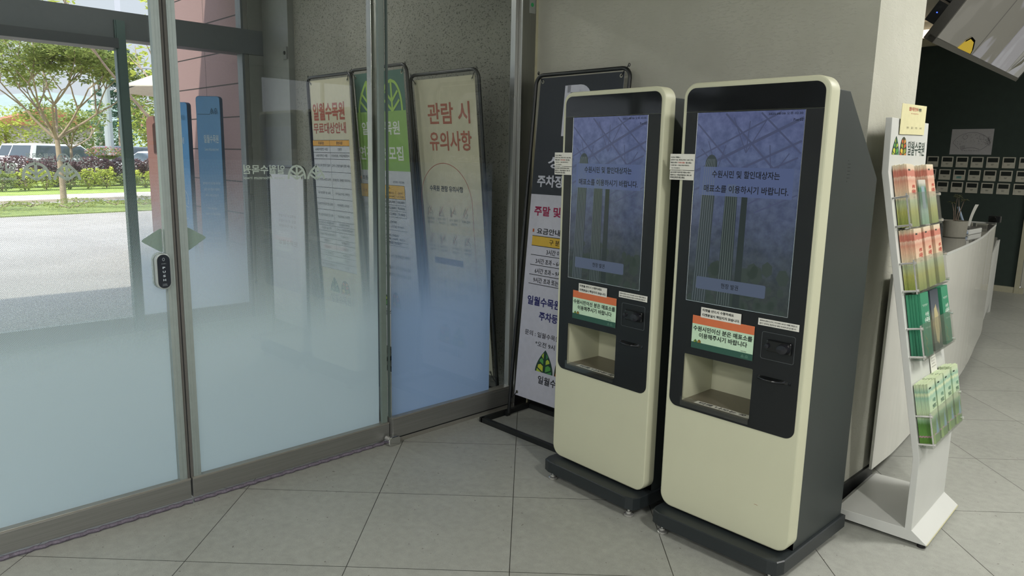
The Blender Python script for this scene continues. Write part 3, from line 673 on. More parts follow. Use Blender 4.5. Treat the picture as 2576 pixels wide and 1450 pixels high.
# ------------------------------------------------------------------ banner stands
def banner_stand(loc, rz, label, lean, width, height, sheet, draw, basey=(-.18, .2), t0=.14, t1=1.935, group=None, marg=.035, base=True, shift=0):
    """empty at the post foot line; frame leans by `lean` (y shift at full height)"""
    t = thing('banner_stand', label, 'banner stand', loc, rz, group)
    L = math.hypot(height, lean); a = math.atan2(-lean, height)
    M = Matrix.Rotation(a, 4, 'X')
    fr = MB(); r = .05; pts = [(0, 0, .02)]
    for k in range(7): an = R(180-15*k); pts.append((r+r*math.cos(an), 0, L-r-.010+r*math.sin(an)))
    for k in range(7): an = R(90-15*k); pts.append((width-r+r*math.cos(an), 0, L-r-.010+r*math.sin(an)))
    pts.append((width, 0, .02)); fr.tube(pts, .0105, 10, M); obj('tube_frame', fr, FRAMEBLK, t, smooth=True)
    if base:
        b = MB(); y0, y1 = basey; q = .012; ex = .03 if lean > 0 else .0
        for bx in ((-ex, width+ex, y0-q, y0+q), (-ex, width+ex, y1-q, y1+q), (-ex-q, -ex+q, y0-q, y1+q), (width+ex-q, width+ex+q, y0-q, y1+q)): b.box(*bx, 0, .028)
        b.box(-.03, .0, -q, q, .0, .028); b.box(width, width+.03, -q, q, 0, .028)
        obj('base_frame', b, FRAMEBLK, t, bevel=.001)
    s0, s1 = marg, width-marg
    s = MB(); n = 10
    s.box(s0, s1, -.0006, .0006, t0, t1, M); sh = obj('banner_sheet', s, sheet, t)
    F = Flat(sh, M @ Matrix.Translation((shift, -.0008, 0))); draw(F, s0-shift, s1-shift, t0, t1); F.flush()
    for cx, cz, ex, ez in ((s0+.018, t1-.02, .012, t1+.03), (s1-.018, t1-.02, width-.012, t1+.03), (s0+.018, t0+.02, .004, t0-.04), (s1-.018, t0+.02, width-.004, t0-.04)):
        g = MB(); Mx = M @ Matrix.Translation((cx, -.001, cz)) @ Matrix.Rotation(PI/2, 4, 'X')
        g.lathe([(.0095, 0), (.0095, .002), (.005, .002), (.005, 0)], 16, Mx); e = obj('eyelet', g, P('eyelet_metal', '8f8d80', .3, .9), sh, smooth=False)
        h = MB(); h.tube([(cx, -.003, cz), (cx+(ex-cx)*.5, -.006, cz+(ez-cz)*.55), (ex, -.002, ez)], .0022, 6, M); h.tube([(ex+.006*math.cos(q*PI/4), 0, ez+.008*math.sin(q*PI/4)) for q in range(9)], .002, 6, M)
        obj('hook', h, FRAMEBLK, sh)
    return t
TB = .02
def parking(F, s0, s1, t0, t1):
    nv = ink('2b3036'); w = ink('b9bcc6'); k = ink('1b1c20')
    F.rect('printed_header', nv, s0, 1.301, s1, t1, 1)
    c = (s0+s1)/2
    # big P
    F.poly('big_letter', w, [(.222, 1.62), (.222, 1.886), (.264, 1.886), (.264, 1.62)], 3)
    F.line('big_letter', w, [(.24, 1.868), (.33, 1.868)]+[(.33+.062*math.cos(a), 1.806+.062*math.sin(a)) for a in [PI/2-i*PI/12 for i in range(13)]]+[(.24, 1.744)], .038, 3)
    F.text('lettering', w, '성수기', c, 1.445, .36, .066, 'c', 3, .015); F.text('lettering', w, '주차장 이용안내', .073, 1.342, .48, .066, 'l', 3, .03)
    F.text('red_lettering', ink('8a2446'), '주말 및 공휴일', .07, 1.182, .40, .055, 'l', 2, .03)
    F.rect('bullet', ink('a4552f'), .07, 1.090, .082, 1.108, 2); F.text('lettering', k, '요금안내(일반)', .103, 1.076, .30, .040, 'l', 2, .02)
    F.rect('table_header', ink('c3a23c'), .072, 1.016, s1-.03, 1.070, 2)
    for i, z in enumerate((1.070, 1.015, .963, .907, .852, .800)): F.rect('table_rule', k, .072, z-.0016, s1-.03, z+.0016, 3)
    F.text('lettering', k, '구 분', .205, 1.028, .075, .028, 'l', 4, .01); F.text('lettering', k, '요 금', .43, 1.028, .075, .028, 'l', 4, .01)
    for s_, x, z, w_ in (('3시간 이내', .189, .972, .13), ('3시간 초과 ~ 6시간', .113, .916, .22), ('6시간 초과 ~ 9시간', .113, .861, .22), ('9시간 초과 또는', .107, .809, .19)): F.text('lettering', k, s_, x, z, w_, .030, 'l', 2, .015)
    for i, z in enumerate((.972, .916, .861, .809)): F.text('lettering', k, ('무료', '2,000원', '4,000원', '6,000원')[i], .47, z, .085, .028, 'c', 2)
    F.text('blue_lettering', ink('27285e'), '일월수목원 이용객', .075, .680, .42, .052, 'l', 2, .03); F.text('blue_lettering', ink('27285e'), '주차등록 필수', .175, .603, .30, .050, 'l', 2, .03)
    F.text('lettering', k, '문의 : 일월수목원 안내데스크', .077, .506, .45, .030, 'l', 2, .01); F.text('lettering', k, '*오전 9시 ~ 오후 6시', .165, .455, .33, .030, 'l', 2, .01)
    emblem_full(F, 'emblem', 'pointed', .180, .315, .135, .130, 2); emblem_full(F, 'emblem', 'round', .325, .315, .12, .125, 2)
    F.text('lettering', k, '일월수목원', .208, .248, .23, .046, 'l', 2, .02)
banner_stand((-2.92, 2.84, 0), 0, 'black tube stand with a navy and white parking fee banner behind the farther kiosk', .165, .645, 1.955, P('banner_white_lilac', 'b5b6bf', .6, 0, .3), parking)
def notice(F, s0, s1, t0, t1):
    rd = ink('9c604f'); k = ink('3c3a36'); ol = ink('a4604f')
    F.text('red_lettering', rd, '관람 시', .19, 1.69, .39, .125, 'l', 2, .018); F.text('red_lettering', rd, '유의사항', .19, 1.535, .39, .115, 'l', 2, .02)
    pts = [(.305+.245*math.cos(a), 1.215+.245*math.sin(a)) for a in [PI*i/24 for i in range(25)]]
    F.line('arch_outline', ol, [(.55, .55)]+pts+[(.06, .55)], .004, 1)
    F.text('lettering', ink('23211f'), '수목원 관람 유의사항', .155, 1.288, .32, .036, 'l', 2, .02)
    xs = (.14, .25, .365, .482)
    cap = (('애완동물', '출입금지'), ('텐트, 야영', '취사 금지'), ('음주, 흡연', '금지'), ('방화 금지', '')), (('무단 훼손', '금지'), ('쓰레기 투기', '금지'), ('이동식 탈것', '출입 금지'), ('식물 훼손', '채취 금지'))
    for r_, z in enumerate((1.165, .99)):
        for i, x in enumerate(xs):
            q = .026
            shapes = {0: [[(-1, -1), (-.6, .4), (0, .9), (.3, .2), (1, -.2), (.9, -1)], [(-.3, -.6), (.5, -.5)]], 1: [[(-1, -1), (0, 1), (1, -1), (-1, -1)], [(-.4, -1), (0, .2), (.4, -1)]], 2: [[(-.9, -1), (-.9, .2), (-.7, .9), (-.5, .2), (-.5, -1), (-.9, -1)], [(.1, -.2), (.9, .6), (1, -.4), (.1, -.2)]], 3: [[(0, -1), (-.7, -.4), (-.3, .5), (0, 1), (.2, .2), (.7, -.2), (.4, -.9), (0, -1)]]}[(i+r_) % 4]
            for s_ in shapes: F.line('pictogram', k, [(x+a*q, z+b*q*1.15) for a, b in s_], .0028, 2)
            F.line('pictogram', ol, [(x-q*.9, z-q*1.1), (x+q*.9, z+q*1.2)], .0025, 3)
            F.text('lettering', k, cap[r_][i][0], x, z-.058, .075, .015, 'c', 2)
            if cap[r_][i][1]: F.text('lettering', k, cap[r_][i][1], x, z-.082, .06, .015, 'c', 2)
            if i < 3: F.line('divider', k, [(x+.057, z-.035), (x+.057, z-.09)], .0012, 2)
    F.rect('grey_bar', ink('5e6270'), .150, .828, .430, .868, 2)
    for i, x in enumerate((.235, .39)):
        F.line('pictogram', k, [(x-.018, .66), (x, .74), (x+.02, .66), (x-.012, .70), (x+.022, .72)], .003, 2); F.text('lettering', k, ('수영 금지', '낚시 금지')[i], x, .60, .08, .015, 'c', 2)
banner_stand((-3.759, 2.95, 0), 0, 'black tube stand with the cream visitor rules banner nearest the fixed pane behind the glass', -.2, .633, 1.985, P('banner_cream', 'bcb79f', .6, 0, .3), notice, t0=.17, t1=1.955, marg=.035, basey=(-.02, .12), shift=-.04)
def member(F, s0, s1, t0, t1):
    dg = ink('48685e'); gr = ink('7ea05a'); w = ink('c4c8c0'); k = ink('33363a')
    F.rect('printed_header', dg, s0, 1.775, s1, t1, 1); F.rect('printed_header', gr, s0, 1.399, s1, 1.7755, 2)
    lg = ink('93b45a')
    emblem_line(F, 'emblem', lg, 'pointed', s0+.025, 1.775, .23, .20, .018, 3); emblem_line(F, 'emblem', lg, 'round', s0+.30, 1.775, .225, .195, .018, 3)
    F.text('lettering', w, '일월수목원', .165, 1.628, .43, .085, 'l', 3, .02); F.text('lettering', w, '연간회원모집', .115, 1.465, .50, .092, 'l', 3, .02)
    F.rect('bullet', ink('b06a4c'), .10, 1.338, .112, 1.356, 2); F.text('dark_lettering', k, '회원 종류 및 연회비', .125, 1.332, .30, .030, 'l', 2, .01); F.text('dark_lettering', k, '(단위 : 년/원)', .60, 1.318, .12, .018, 'r', 2)
    F.rect('table_header', ink('c9a455'), .095, 1.218, .60, 1.306, 2)
    for z in (1.306, 1.218, 1.177, 1.138, 1.097, 1.01, .93, .905): F.rect('table_rule', k, .095, z-.001, .60, z+.001, 3)
    for x in (.095, .19, .30, .40, .50, .60): F.rect('table_rule', k, x-.0008, 1.097, x+.0008, 1.306 if x in (.095, .19, .6) else 1.27, 3)
    F.text('dark_lettering', k, '연 회 비', .40, 1.279, .07, .018, 'c', 4); F.text('dark_lettering', k, '구 분', .143, 1.25, .05, .02, 'c', 4)
    for x, a, b in ((.35, '성인', '(19-64세)'), (.45, '청소년', '(13-18세)'), (.55, '어린이', '(7-12세)')):
        F.text('dark_lettering', k, a, x, 1.248, .05, .016, 'c', 4); F.text('dark_lettering', k, b, x, 1.226, .07, .015, 'c', 4)
    for r_, row in enumerate((('30,000', '24,000', '18,000'), ('15,000', '12,000', '9,000'), ('15,000', '12,000', '9,000'))):
        for x, s_ in zip((.35, .45, .55), row): F.text('dark_lettering', k, s_, x, 1.188-r_*.040, .075, .018, 'c', 4)
    F.text('dark_lettering', k, '개인회원', .143, 1.155, .07, .018, 'c', 4)
    for z, a, b in ((1.055, '가족회원', '40,000'), (1.025, '단체회원', '3-7세이용 ~ 1인당 10,000'), (.965, '특별회원', '200,000'), (.94, '', '(법인/단체 100매 제공)'), (.912, '평생회원', '1,000,000')):
        if a: F.text('dark_lettering', k, a, .143, z, .07, .016, 'c', 2)
        F.text('dark_lettering', k, b, .42, z, min(.28, .022*len(b)), .017, 'c', 2)
    for z, s_ in ((.82, '유효기간 : 가입일로부터 1년 (평생회원 제외)'), (.74, '연간회원 혜택 : 무료입장, 교육·문화으로'), (.69, '그 밖의 다양한 혜택이 제공됩니다')): F.text('dark_lettering', k, s_, .105, z, .5, .024, 'l', 2)
    for z in (.825, .745): F.rect('bullet', ink('b06a4c'), .088, z, .098, z+.014, 2)
    emblem_full(F, 'emblem', 'pointed', .22, .47, .11, .11, 2); emblem_full(F, 'emblem', 'round', .36, .47, .10, .11, 2)
    F.text('dark_lettering', k, '일월수목원', .22, .40, .24, .05, 'l', 2)
banner_stand((-4.349, 2.87, 0), 0, 'black tube stand with the green membership banner, middle of three tall ones behind the glass', -.17, .624, 2.05, P('banner_white_grey', 'b7b9bd', .6, 0, .3), member, t0=.17, t1=2.02, marg=.035, basey=(-.03, .15), shift=-.085)
def free(F, s0, s1, t0, t1):
    rd = ink('9a5547'); k = ink('3a3a3c')
    F.text('red_lettering', rd, '일월수목원', .07, 1.725, .42, .12, 'l', 2, .03); F.text('red_lettering', rd, '무료대상안내', .065, 1.635, .43, .075, 'l', 2, .02)
    F.rect('table_sheet', ink('b9bcc0'), .04, .67, .525, 1.59, 1); F.rect('table_header', ink('cf9a44'), .04, 1.55, .525, 1.59, 2)
    rows = [1.59, 1.55, 1.505, 1.46, 1.37, 1.26, 1.18, 1.10, 1.02, .985, .945, .89, .855, .80, .765, .72, .67]
    for z in rows: F.rect('table_rule', k, .04, z-.0014, .525, z+.0014, 3)
    F.rect('table_rule', k, .272, .67, .274, 1.59, 3)
    F.text('lettering', k, '무료대상', .155, 1.559, .08, .022, 'c', 4, .01); F.text('lettering', k, '증빙자료', .40, 1.559, .08, .022, 'c', 4, .01)
    L = ('65세 이상인 사람', '6세 이하인 사람', '20인 이상 단체 관람객의 인솔자', '수급자, 차상위 장애인증 소지자', '국가유공자 및 유족', '5.18민주유공자 및 유족', '특수임무유공자 및 유족', '봉사활동자 및 봉사활동자원', '의상자 및 가족', '다자녀 가정 부모와 자녀', '병역명문가', '모범납세자', '수원시 명예시민', '공무수행자', '기타 시장이 인정하는 자')
    Rr = ('신분증', '건강보험증, 가족관계증명서', '교사나 관람인솔자 증명 서류', '장애인증, 장애인 복지카드', '국가유공자증, 유족증', '유공자증, 유족증', '유공자증, 유족증', '봉사활동 확인증', '증서, 가족관계 증명서류', '다자녀 카드', '병역명문가증', '납세자증', '명예시민증', '관련증', '관련증')
    for i in range(15):
        z = (rows[i+1]+rows[i+2])/2-.009; F.text('lettering', k, L[i], .155, z, min(.21, .017*len(L[i])), .019, 'c', 4); F.text('lettering', k, Rr[i], .40, z, min(.23, .017*len(Rr[i])), .019, 'c', 4)
    emblem_full(F, 'emblem', 'pointed', .15, .50, .13, .11, 2, ['7d8f68', '4f7a5a', '8a9a70', '4f7a5a']); emblem_full(F, 'emblem', 'round', .30, .50, .12, .10, 2)
    F.text('lettering', k, '일월수목원', .15, .42, .27, .06, 'l', 2)
banner_stand((-4.856, 2.76, 0), 0, 'black tube stand with the cream free admission table banner, leftmost tall one behind the glass', -.10, .578, 2.03, P('banner_cream', 'bcb79f', .6, 0, .3), free, t0=.17, t1=2.0, marg=.03, basey=(-.16, .03), shift=-.02)
def blank(F, s0, s1, t0, t1):
    F.rect('printed_panel', ink('c9c9ce'), s0+.002, t0, s1-.002, t1-.002, 1); F.text('lettering', ink('9a8f90'), '일월수목원', (s0+s1)/2, .78, .30, .04, 'c', 2)
    for i, z in enumerate((1.0, .96, .92)): F.text('lettering', ink('a49ea0'), '관람시간 및 입장료 안내'[:10-i], (s0+s1)/2, z, .28, .02, 'c', 2)
banner_stand((-5.60, 2.70, 0), 0, 'low black framed stand with a plain pale poster, left of the tall banners', 0, .60, 1.40, P('poster_pale', 'b9bac0', .5, 0, .3), blank, t0=.15, t1=1.33, marg=.03)

# ------------------------------------------------------------------ leaflet rack
RP = (-.7427, 3.033); RA = R(2.3)
rack = thing('leaflet_rack', 'white leaning leaflet rack with four clear pockets beside the nearer kiosk', 'leaflet rack', (RP[0], RP[1], 0), RA)
RW = .495
m = MB()
prof = [(0, .018), (0, .022), (-.058, .064), (-.061, .364), (-.29, 1.471), (-.297, 1.676), (-.320, 1.676), (-.314, 1.465), (-.085, .362), (-.083, .066), (-.345, .058), (-.365, .045), (-.365, .018)]
m.loft([[(u_, y, z) for u_, z in prof] for y in (0, RW)]); obj('stand_body', m, WHITE, rack, bevel=.0015)
m = MB(); m.box(-.002, .003, .004, RW-.004, .0185, .0215)
plabel(obj('edge_band', m, P('edge_band_cream', 'b5b290', .5), rack), 'cream edge band along the front of the base')
for fx, fy in ((-.022, .022), (-.022, RW-.022), (-.34, .022), (-.34, RW-.022)):
    m = MB(); m.lathe([(0, 0), (.016, 0), (.014, .018), (0, .018)], 16, Matrix.Translation((fx, fy, 0))); obj('rubber_foot', m, RUBBER, rack)
K = Vector((-.061, 0, .364)); T_ = Vector((-.29, 0, 1.471)); td = (T_-K).normalized(); nd = Vector((td.z, 0, -td.x))
def plane_M(O, td, nd):
    M = Matrix.Identity(4); X = Vector((0, 1, 0))
    for j in range(3): M[j][0] = X[j]; M[j][1] = -nd[j]; M[j][2] = td[j]; M[j][3] = O[j]
    return M
PM = plane_M(K, td, nd); T2 = Vector((-.007, 0, .205)).normalized(); TM = plane_M(T_, T2, Vector((T2.z, 0, -T2.x)))
F = Flat(rack, TM)
emblem_full(F, 'emblem', 'pointed', .022, .066, .088, .072, 2); emblem_full(F, 'emblem', 'round', .118, .066, .088, .072, 2)
F.text('lettering', ink('24372e'), '일월수목원', .222, .066, .235, .058, 'l', 2, .01); F.flush({'emblem': 'green and orange pair of leaf emblems', 'lettering': 'dark green lettering'})
for t0, t1 in ((.058, .170), (.403, .514), (.661, .769), (.915, 1.026)):
    m = MB(); m.box(.0, .465, -.0535, -.0515, t0-.014, t1+.014, PM); m.box(.0, .465, -.0515, -.002, t0-.014, t0-.012, PM)
    for v_ in (.117, .234, .350): m.box(v_-.0008, v_+.0008, -.0515, -.002, t0-.012, t1+.012, PM)
    pk = obj('pocket', m, ACRYL, rack)
    for v_ in (.008, .457):
        for tt in (t0, t1):
            m = MB(); m.tube([(v_, 0, tt), (v_, -.0535, tt)], .0045, 10, PM); m.tube([(v_, -.0530, tt), (v_, -.060, tt)], .0062, 10, PM)
            plabel(obj('spacer_rod', m, P('rod_metal', 'd5d5d2', .22, .75), pk), 'chrome spacer rod')
    m = MB(); m.box(.004, .0105, -.0545, -.0505, t0-.012, t1+.012, PM); plabel(obj('side_bar', m, P('rod_metal', 'd5d5d2', .22, .75), pk), 'thin metal bar at the pocket side')
# note taped at the top
wm = rack.matrix_basis.copy() if False else Matrix.Translation((RP[0], RP[1], 0)) @ Matrix.Rotation(RA, 4, 'Z')
nm = wm @ TM @ Matrix.Translation((.088, -.003, .145)) @ Matrix.Rotation(R(-1.5), 4, 'Y') @ Matrix.Rotation(R(2), 4, 'X')
nt_ = thing('paper_note', 'pale yellow paper note taped over the top of the white rack', 'paper note', M=nm)
m = MB(); m.box(0, .33, -.0012, 0, 0, .118); sh = obj('sheet', m, P('paper_yellow', 'c8c39a', .7, 0, .2), nt_)
F = Flat(sh, Matrix.Translation((0, -.0013, 0)))
F.text('lettering', ink('a5443c'), '일월수목원 인스타', .09, .092, .12, .016, 'l', 1, .02); F.text('lettering', ink('3b3b3b'), '이벤트', .215, .092, .045, .014, 'l', 1, .02); F.text('lettering', ink('a5443c'), '영상, 사진을 올려주세요', .17, .080, .10, .005, 'c', 1)
for x, s_ in ((.095, '인스타'), (.155, '블로그'), (.21, '지도'), (.27, '소식')): F.text('lettering', ink('3b3b3b'), s_, x, .022, .028, .009, 'c', 1)
F.flush()
# leaflets
PINK = [(0, '7f8f44'), (.25, 'a3a55e'), (.42, 'acb896'), (.46, 'c9bfa2'), (.62, 'ccab90'), (.74, 'bf8c76'), (.80, 'c8ab96'), (.82, 'b4705f'), (.90, 'b67463'), (.93, 'c8ae94'), (1, 'c9c1a8')]
PALE = [(0, '5c8033'), (.12, '4f7a2e'), (.15, 'b97f9e'), (.165, '5c8a3f'), (.35, '4d7735'), (.42, '7fa27c'), (.47, 'b7c79f'), (.7, 'a7c0a2'), (.78, '8fb39c'), (.83, 'c5cfa9'), (.87, '86ac96'), (.95, 'b9c7a6'), (1, 'b6c3a0')]
DGRN = [(0, '2c6a50'), (.5, '2f7a5c'), (1, '34805f')]
DARK = [(0, '3a4a45'), (.25, '56604f'), (.45, '8a805e'), (.6, '6d7068'), (.7, '4c545c'), (1, '2f3740')]
GRNC = [(0, '6f9a78'), (.3, '90a89a'), (.5, '3f6f52'), (.8, '3d6b50'), (.93, 'b4b0a4'), (1, 'b4b0a4')]
CV = [(0, '7d8f4a'), (.2, '93a35c'), (.3, '9fb3b0'), (.42, '8f9f5e'), (.5, 'd6c59d'), (.62, 'dcc7a0'), (.7, 'd99a78'), (.9, 'd89a7c'), (.96, 'd8b08e'), (1, 'd9c7a0')]
CP = [(0, '8aa05a'), (.15, '9fb17a'), (.3, '9db3b3'), (.42, '9cb587'), (.5, 'b9c9a6'), (.8, 'b4c9ae'), (1, 'a9c3a6')]
def coverart(F, w, h, style):
    if style == 'pink':
        F.text('lettering', ink('b0463a'), '숲해설', w*.66, h*.62, w*.34, .014, 'c', 2, .03); F.text('lettering', ink('b0463a'), '수목원', w*.62, h*.52, w*.5, .020, 'c', 2, .03); F.text('lettering', ink('5a5a50'), '안내지도', w*.64, h*.46, w*.3, .006, 'c', 2)
        F.rect('emblem', ink('2b3a30'), w*.18, h*.9, w*.42, h*.925, 2)
    elif style == 'pale':
        F.text('lettering', ink('4f7f6a'), '수목원', w*.68, h*.66, w*.38, .016, 'c', 2, .02); F.text('lettering', ink('2f5a48'), '안내지도', w*.66, h*.56, w*.5, .018, 'c', 2, .02); F.rect('emblem', ink('2b3a30'), w*.15, h*.9, w*.42, h*.925, 2)
        F.poly('printed_tree', ink('6f93a0'), [(w*.55, h*.14), (w*.95, h*.14), (w*.75, h*.42)], 1); F.poly('printed_tree', ink('7f9f4c'), [(w*.05, h*.0), (w*.35, h*.0), (w*.2, h*.36)], 1)
    elif style == 'green':
        F.text('lettering', ink('c3d2c6'), '수원', w*.62, h*.62, w*.42, .017, 'c', 2, .02); F.text('lettering', ink('c3d2c6'), '수목원', w*.6, h*.52, w*.6, .022, 'c', 2, .03); F.text('lettering', ink('c3d2c6'), 'TRAVEL GUIDE', w*.6, h*.43, w*.6, .006, 'c', 2)
        F.line('printed_vine', ink('a08d54'), [(w*.3+.012*math.sin(i*1.2), h*(.05+i*.03)) for i in range(11)], .003, 1); F.line('printed_cloud', ink('c3d2c6'), [(w*(.2+.06*i), h*.80+.005*math.sin(i*2.2)) for i in range(11)], .0022, 1)
    elif style == 'dark':
        F.poly('printed_flower', ink('a39a74'), [(w*(.5+.24*math.cos(a*PI/7)*(1+.25*(a % 2))), h*(.42+.30*math.sin(a*PI/7)*(1+.15*(a % 2)))) for a in range(14)], 1)
    elif style == 'card':
        F.rect('printed_picture', ink('7d8f96'), w*.3, h*.35, w*.75, h*.85, 1)
def stack(name_label, cat, v0, t0, wd, hh, n, depth, stops, key, style, group, roll=0, back=.004, fan=0.0, drop=0.0, thick=None, gap=None):
    mat = PARTS.get(key)
    if mat is None: mat = band_mat('leaflet_'+key, stops, hh); PARTS[key] = mat
    th = thick or depth/n*.94
    me = None
    for k in range(n):
        d = back+depth*(k+.5)/n
        M = wm @ PM @ Matrix.Translation((v0+fan*k/max(1, n-1), -(d-th/2), t0+drop*(n-1-k)/max(1, n-1)+(.0015*math.sin(k*2.1)))) @ Matrix.Rotation(R(roll+.5*math.sin(k*1.7)), 4, 'Y')
        last = (k == n-1)
        if me is None or last:
            mb = MB(); mb.box(0, wd, -th, 0, 0, hh); o = obj('leaflet', mb, mat)
            if not last: me = o
        else:
            o = me.copy(); COL.objects.link(o)
        if last:
            F = Flat(o, Matrix.Translation((0, -th, 0))); coverart(F, wd, hh, style); F.flush()
        o.matrix_world = M
        tag(o, name_label if (not last or n == 1) else name_label.replace('one of the', 'front one of the'), cat, group)
stack('one of the pink edged leaflets in the left stack of the top pocket', 'leaflet', .035, .908, .098, .245, 9, .044, PINK, 'pink', 'pink', 'pink leaflets left in the top pocket', 1, fan=.022)
stack('one of the pink edged leaflets in the right stack of the top pocket', 'leaflet', .318, .908, .098, .245, 7, .044, PINK, 'pink', 'pink', 'pink leaflets right in the top pocket', 0, fan=.02)
stack('short green card with a dark window between the pink stacks in the top pocket', 'leaflet', .205, .908, .100, .182, 1, .006, GRNC, 'card', 'card', None, 0, back=.040)
stack('one of the pink edged leaflets in the left stack of the second pocket', 'leaflet', .030, .655, .100, .243, 10, .045, PINK, 'pink', 'pink', 'pink leaflets left in the second pocket', 0, fan=.03)
stack('one of the pink leaflets in the middle of the second pocket', 'leaflet', .170, .655, .095, .243, 4, .045, PINK, 'pink', 'pink', 'pink leaflets mid second pocket', -1, fan=.03)
stack('one of the pink leaflets at the right of the second pocket', 'leaflet', .325, .655, .095, .244, 4, .045, PINK, 'pink', 'pink', 'pink leaflets right second pocket', -1, fan=.025)
stack('one of the dark green guide booklets at the left of the third pocket', 'leaflet', .022, .395, .110, .250, 5, .045, DGRN, 'dgreen', 'green', 'green booklets left in the third pocket', 2, fan=.022)
stack('one of the dark flower picture booklets in the middle of the third pocket', 'leaflet', .165, .395, .115, .245, 4, .045, DARK, 'dark', 'dark', 'dark booklets in the third pocket', 1, fan=.02)
stack('one of the dark green guide booklets at the right of the third pocket', 'leaflet', .345, .395, .100, .243, 3, .045, DGRN, 'dgreen', 'green', 'green booklets right in the third pocket', 0, fan=.01)
stack('one of the pale green leaflets in the leftmost stack of the bottom pocket', 'leaflet', .012, .051, .098, .243, 14, .0465, PALE, 'pale', 'pale', 'pale leaflets in the leftmost stack', 0, drop=.0, fan=.008)
stack('one of the pale green leaflets in the second stack of the bottom pocket', 'leaflet', .125, .051, .098, .243, 11, .0465, PALE, 'pale', 'pale', 'pale leaflets in the second stack', 1.5, fan=.01)
stack('one of the pale green leaflets in the third stack of the bottom pocket', 'leaflet', .240, .051, .098, .240, 8, .0465, PALE, 'pale', 'pale', 'pale leaflets in the third stack', 1, fan=.01)
stack('one of the pale green leaflets in the rightmost stack of the bottom pocket', 'leaflet', .355, .051, .098, .245, 9, .0465, PALE, 'pale', 'pale', 'pale leaflets in the rightmost stack', 3, fan=.012)
# small card tucked behind
cm = wm @ PM @ Matrix.Translation((.262, -.003, .27)); o = MB(); o.box(0, .085, -.0015, 0, 0, .13); o = obj('info_card', o, PAPER); o.matrix_world = cm
tag(o, 'small white text card leaning on the rack above the bottom pocket', 'card')
F = Flat(o, Matrix.Translation((0, -.002, 0)))
for i in range(7): F.text('lettering', ink('4a4a48'), '수목원 이용 안내 사항'[:12-(i % 3)], .014, .112-i*.012, .06-.008*(i % 3), .005, 'l', 1)
F.flush()
# ------------------------------------------------------------------ reception desk
CURVE = [(-1.118, 3.61), (-1.125, 3.8), (-1.165, 4.25), (-1.225, 4.9), (-1.29, 5.5), (-1.375, 6.1), (-1.46, 6.6), (-1.56, 7.2), (-1.592, 7.35)]
def smooth_curve(c, n=4):
    out = []
    for i in range(len(c)-1):
        p0 = c[max(0, i-1)]; p1 = c[i]; p2 = c[i+1]; p3 = c[min(len(c)-1, i+2)]
        for k in range(n):
            t = k/n; out.append(tuple(.5*(2*p1[j]+(p2[j]-p0[j])*t+(2*p0[j]-5*p1[j]+4*p2[j]-p3[j])*t*t+(3*p1[j]-p0[j]-3*p2[j]+p3[j])*t**3) for j in (0, 1)))
    out.append(c[-1]); return out
SC = smooth_curve(CURVE)
desk = thing('reception_desk', 'long curved glossy white reception desk running away behind the leaflet rack', 'reception desk', (-1.3, 5.4, 0))
DT = Matrix.Translation((1.3, -5.4, 0))
m = MB(); n = len(SC)
SC2 = [p for p in SC]
m.loft([[(x, y, .085), (x, y, 1.015), (x-.012, y, 1.015), (x-.012, y, .085)] for x, y in [(-1.115, 3.47)]+SC2], M=DT); obj('front_panel', m, WHITEG, desk)
m = MB(); m.loft([[(x-.031, y, .985), (x-.001, y, 1.0151), (x-.001, y, 1.024), (x-.36, y, 1.024), (x-.36, y, .985)] for x, y in SC2], M=DT); obj('counter_top', m, DGLASSTOP, desk)
m = MB(); m.loft([[(x+.001, y, 1.012), (x+.001, y, 1.026), (x-.004, y, 1.026), (x-.004, y, 1.012)] for x, y in SC2], M=DT); plabel(obj('top_edge', m, WHITE, desk), 'thin white edge strip of the counter top')
m = MB(); m.loft([[(x-.12, y, 0), (x-.12, y, .085), (x-.32, y, .085), (x-.32, y, 0)] for x, y in SC2[1:-1]], M=DT); obj('toe_kick', m, P('toe_kick_dark', '3c3a34', .6), desk)
m = MB(); m.box(-1.96, -1.595, 7.352, 7.372, .085, 1.03, DT); obj('end_panel', m, WHITE, desk)
m = MB(); m.box(-1.64, -1.61, 7.373, 7.385, .10, .95, DT); obj('steel_end_strip', m, STEEL_V, desk)
low = thing('side_counter', 'lower white counter continuing from the far end of the curved desk', 'counter', (-1.85, 8.2, 0))
LT = Matrix.Translation((1.85, -8.2, 0))
m = MB(); m.loft([[(-1.60, 7.40, z), (-1.90, 8.90, z), (-2.5, 8.90, z), (-2.3, 7.40, z)] for z in (.765, .785)], M=LT); obj('counter_top', m, P('side_top_grey', '86867e', .2), low)
m = MB(); m.loft([[(-1.605, 7.42, z), (-1.875, 8.88, z), (-1.90, 8.88, z), (-1.63, 7.42, z)] for z in (.16, .764)], M=LT); m.box(-1.90, -1.872, 8.80, 8.89, 0, .764, LT); obj('front_panel', m, WHITE, low)
m = MB(); m.box(-1.93, -1.90, 8.70, 8.76, 0, .16, LT); obj('brown_leg', m, P('brown_leg', '6a5c4a', .6), low)
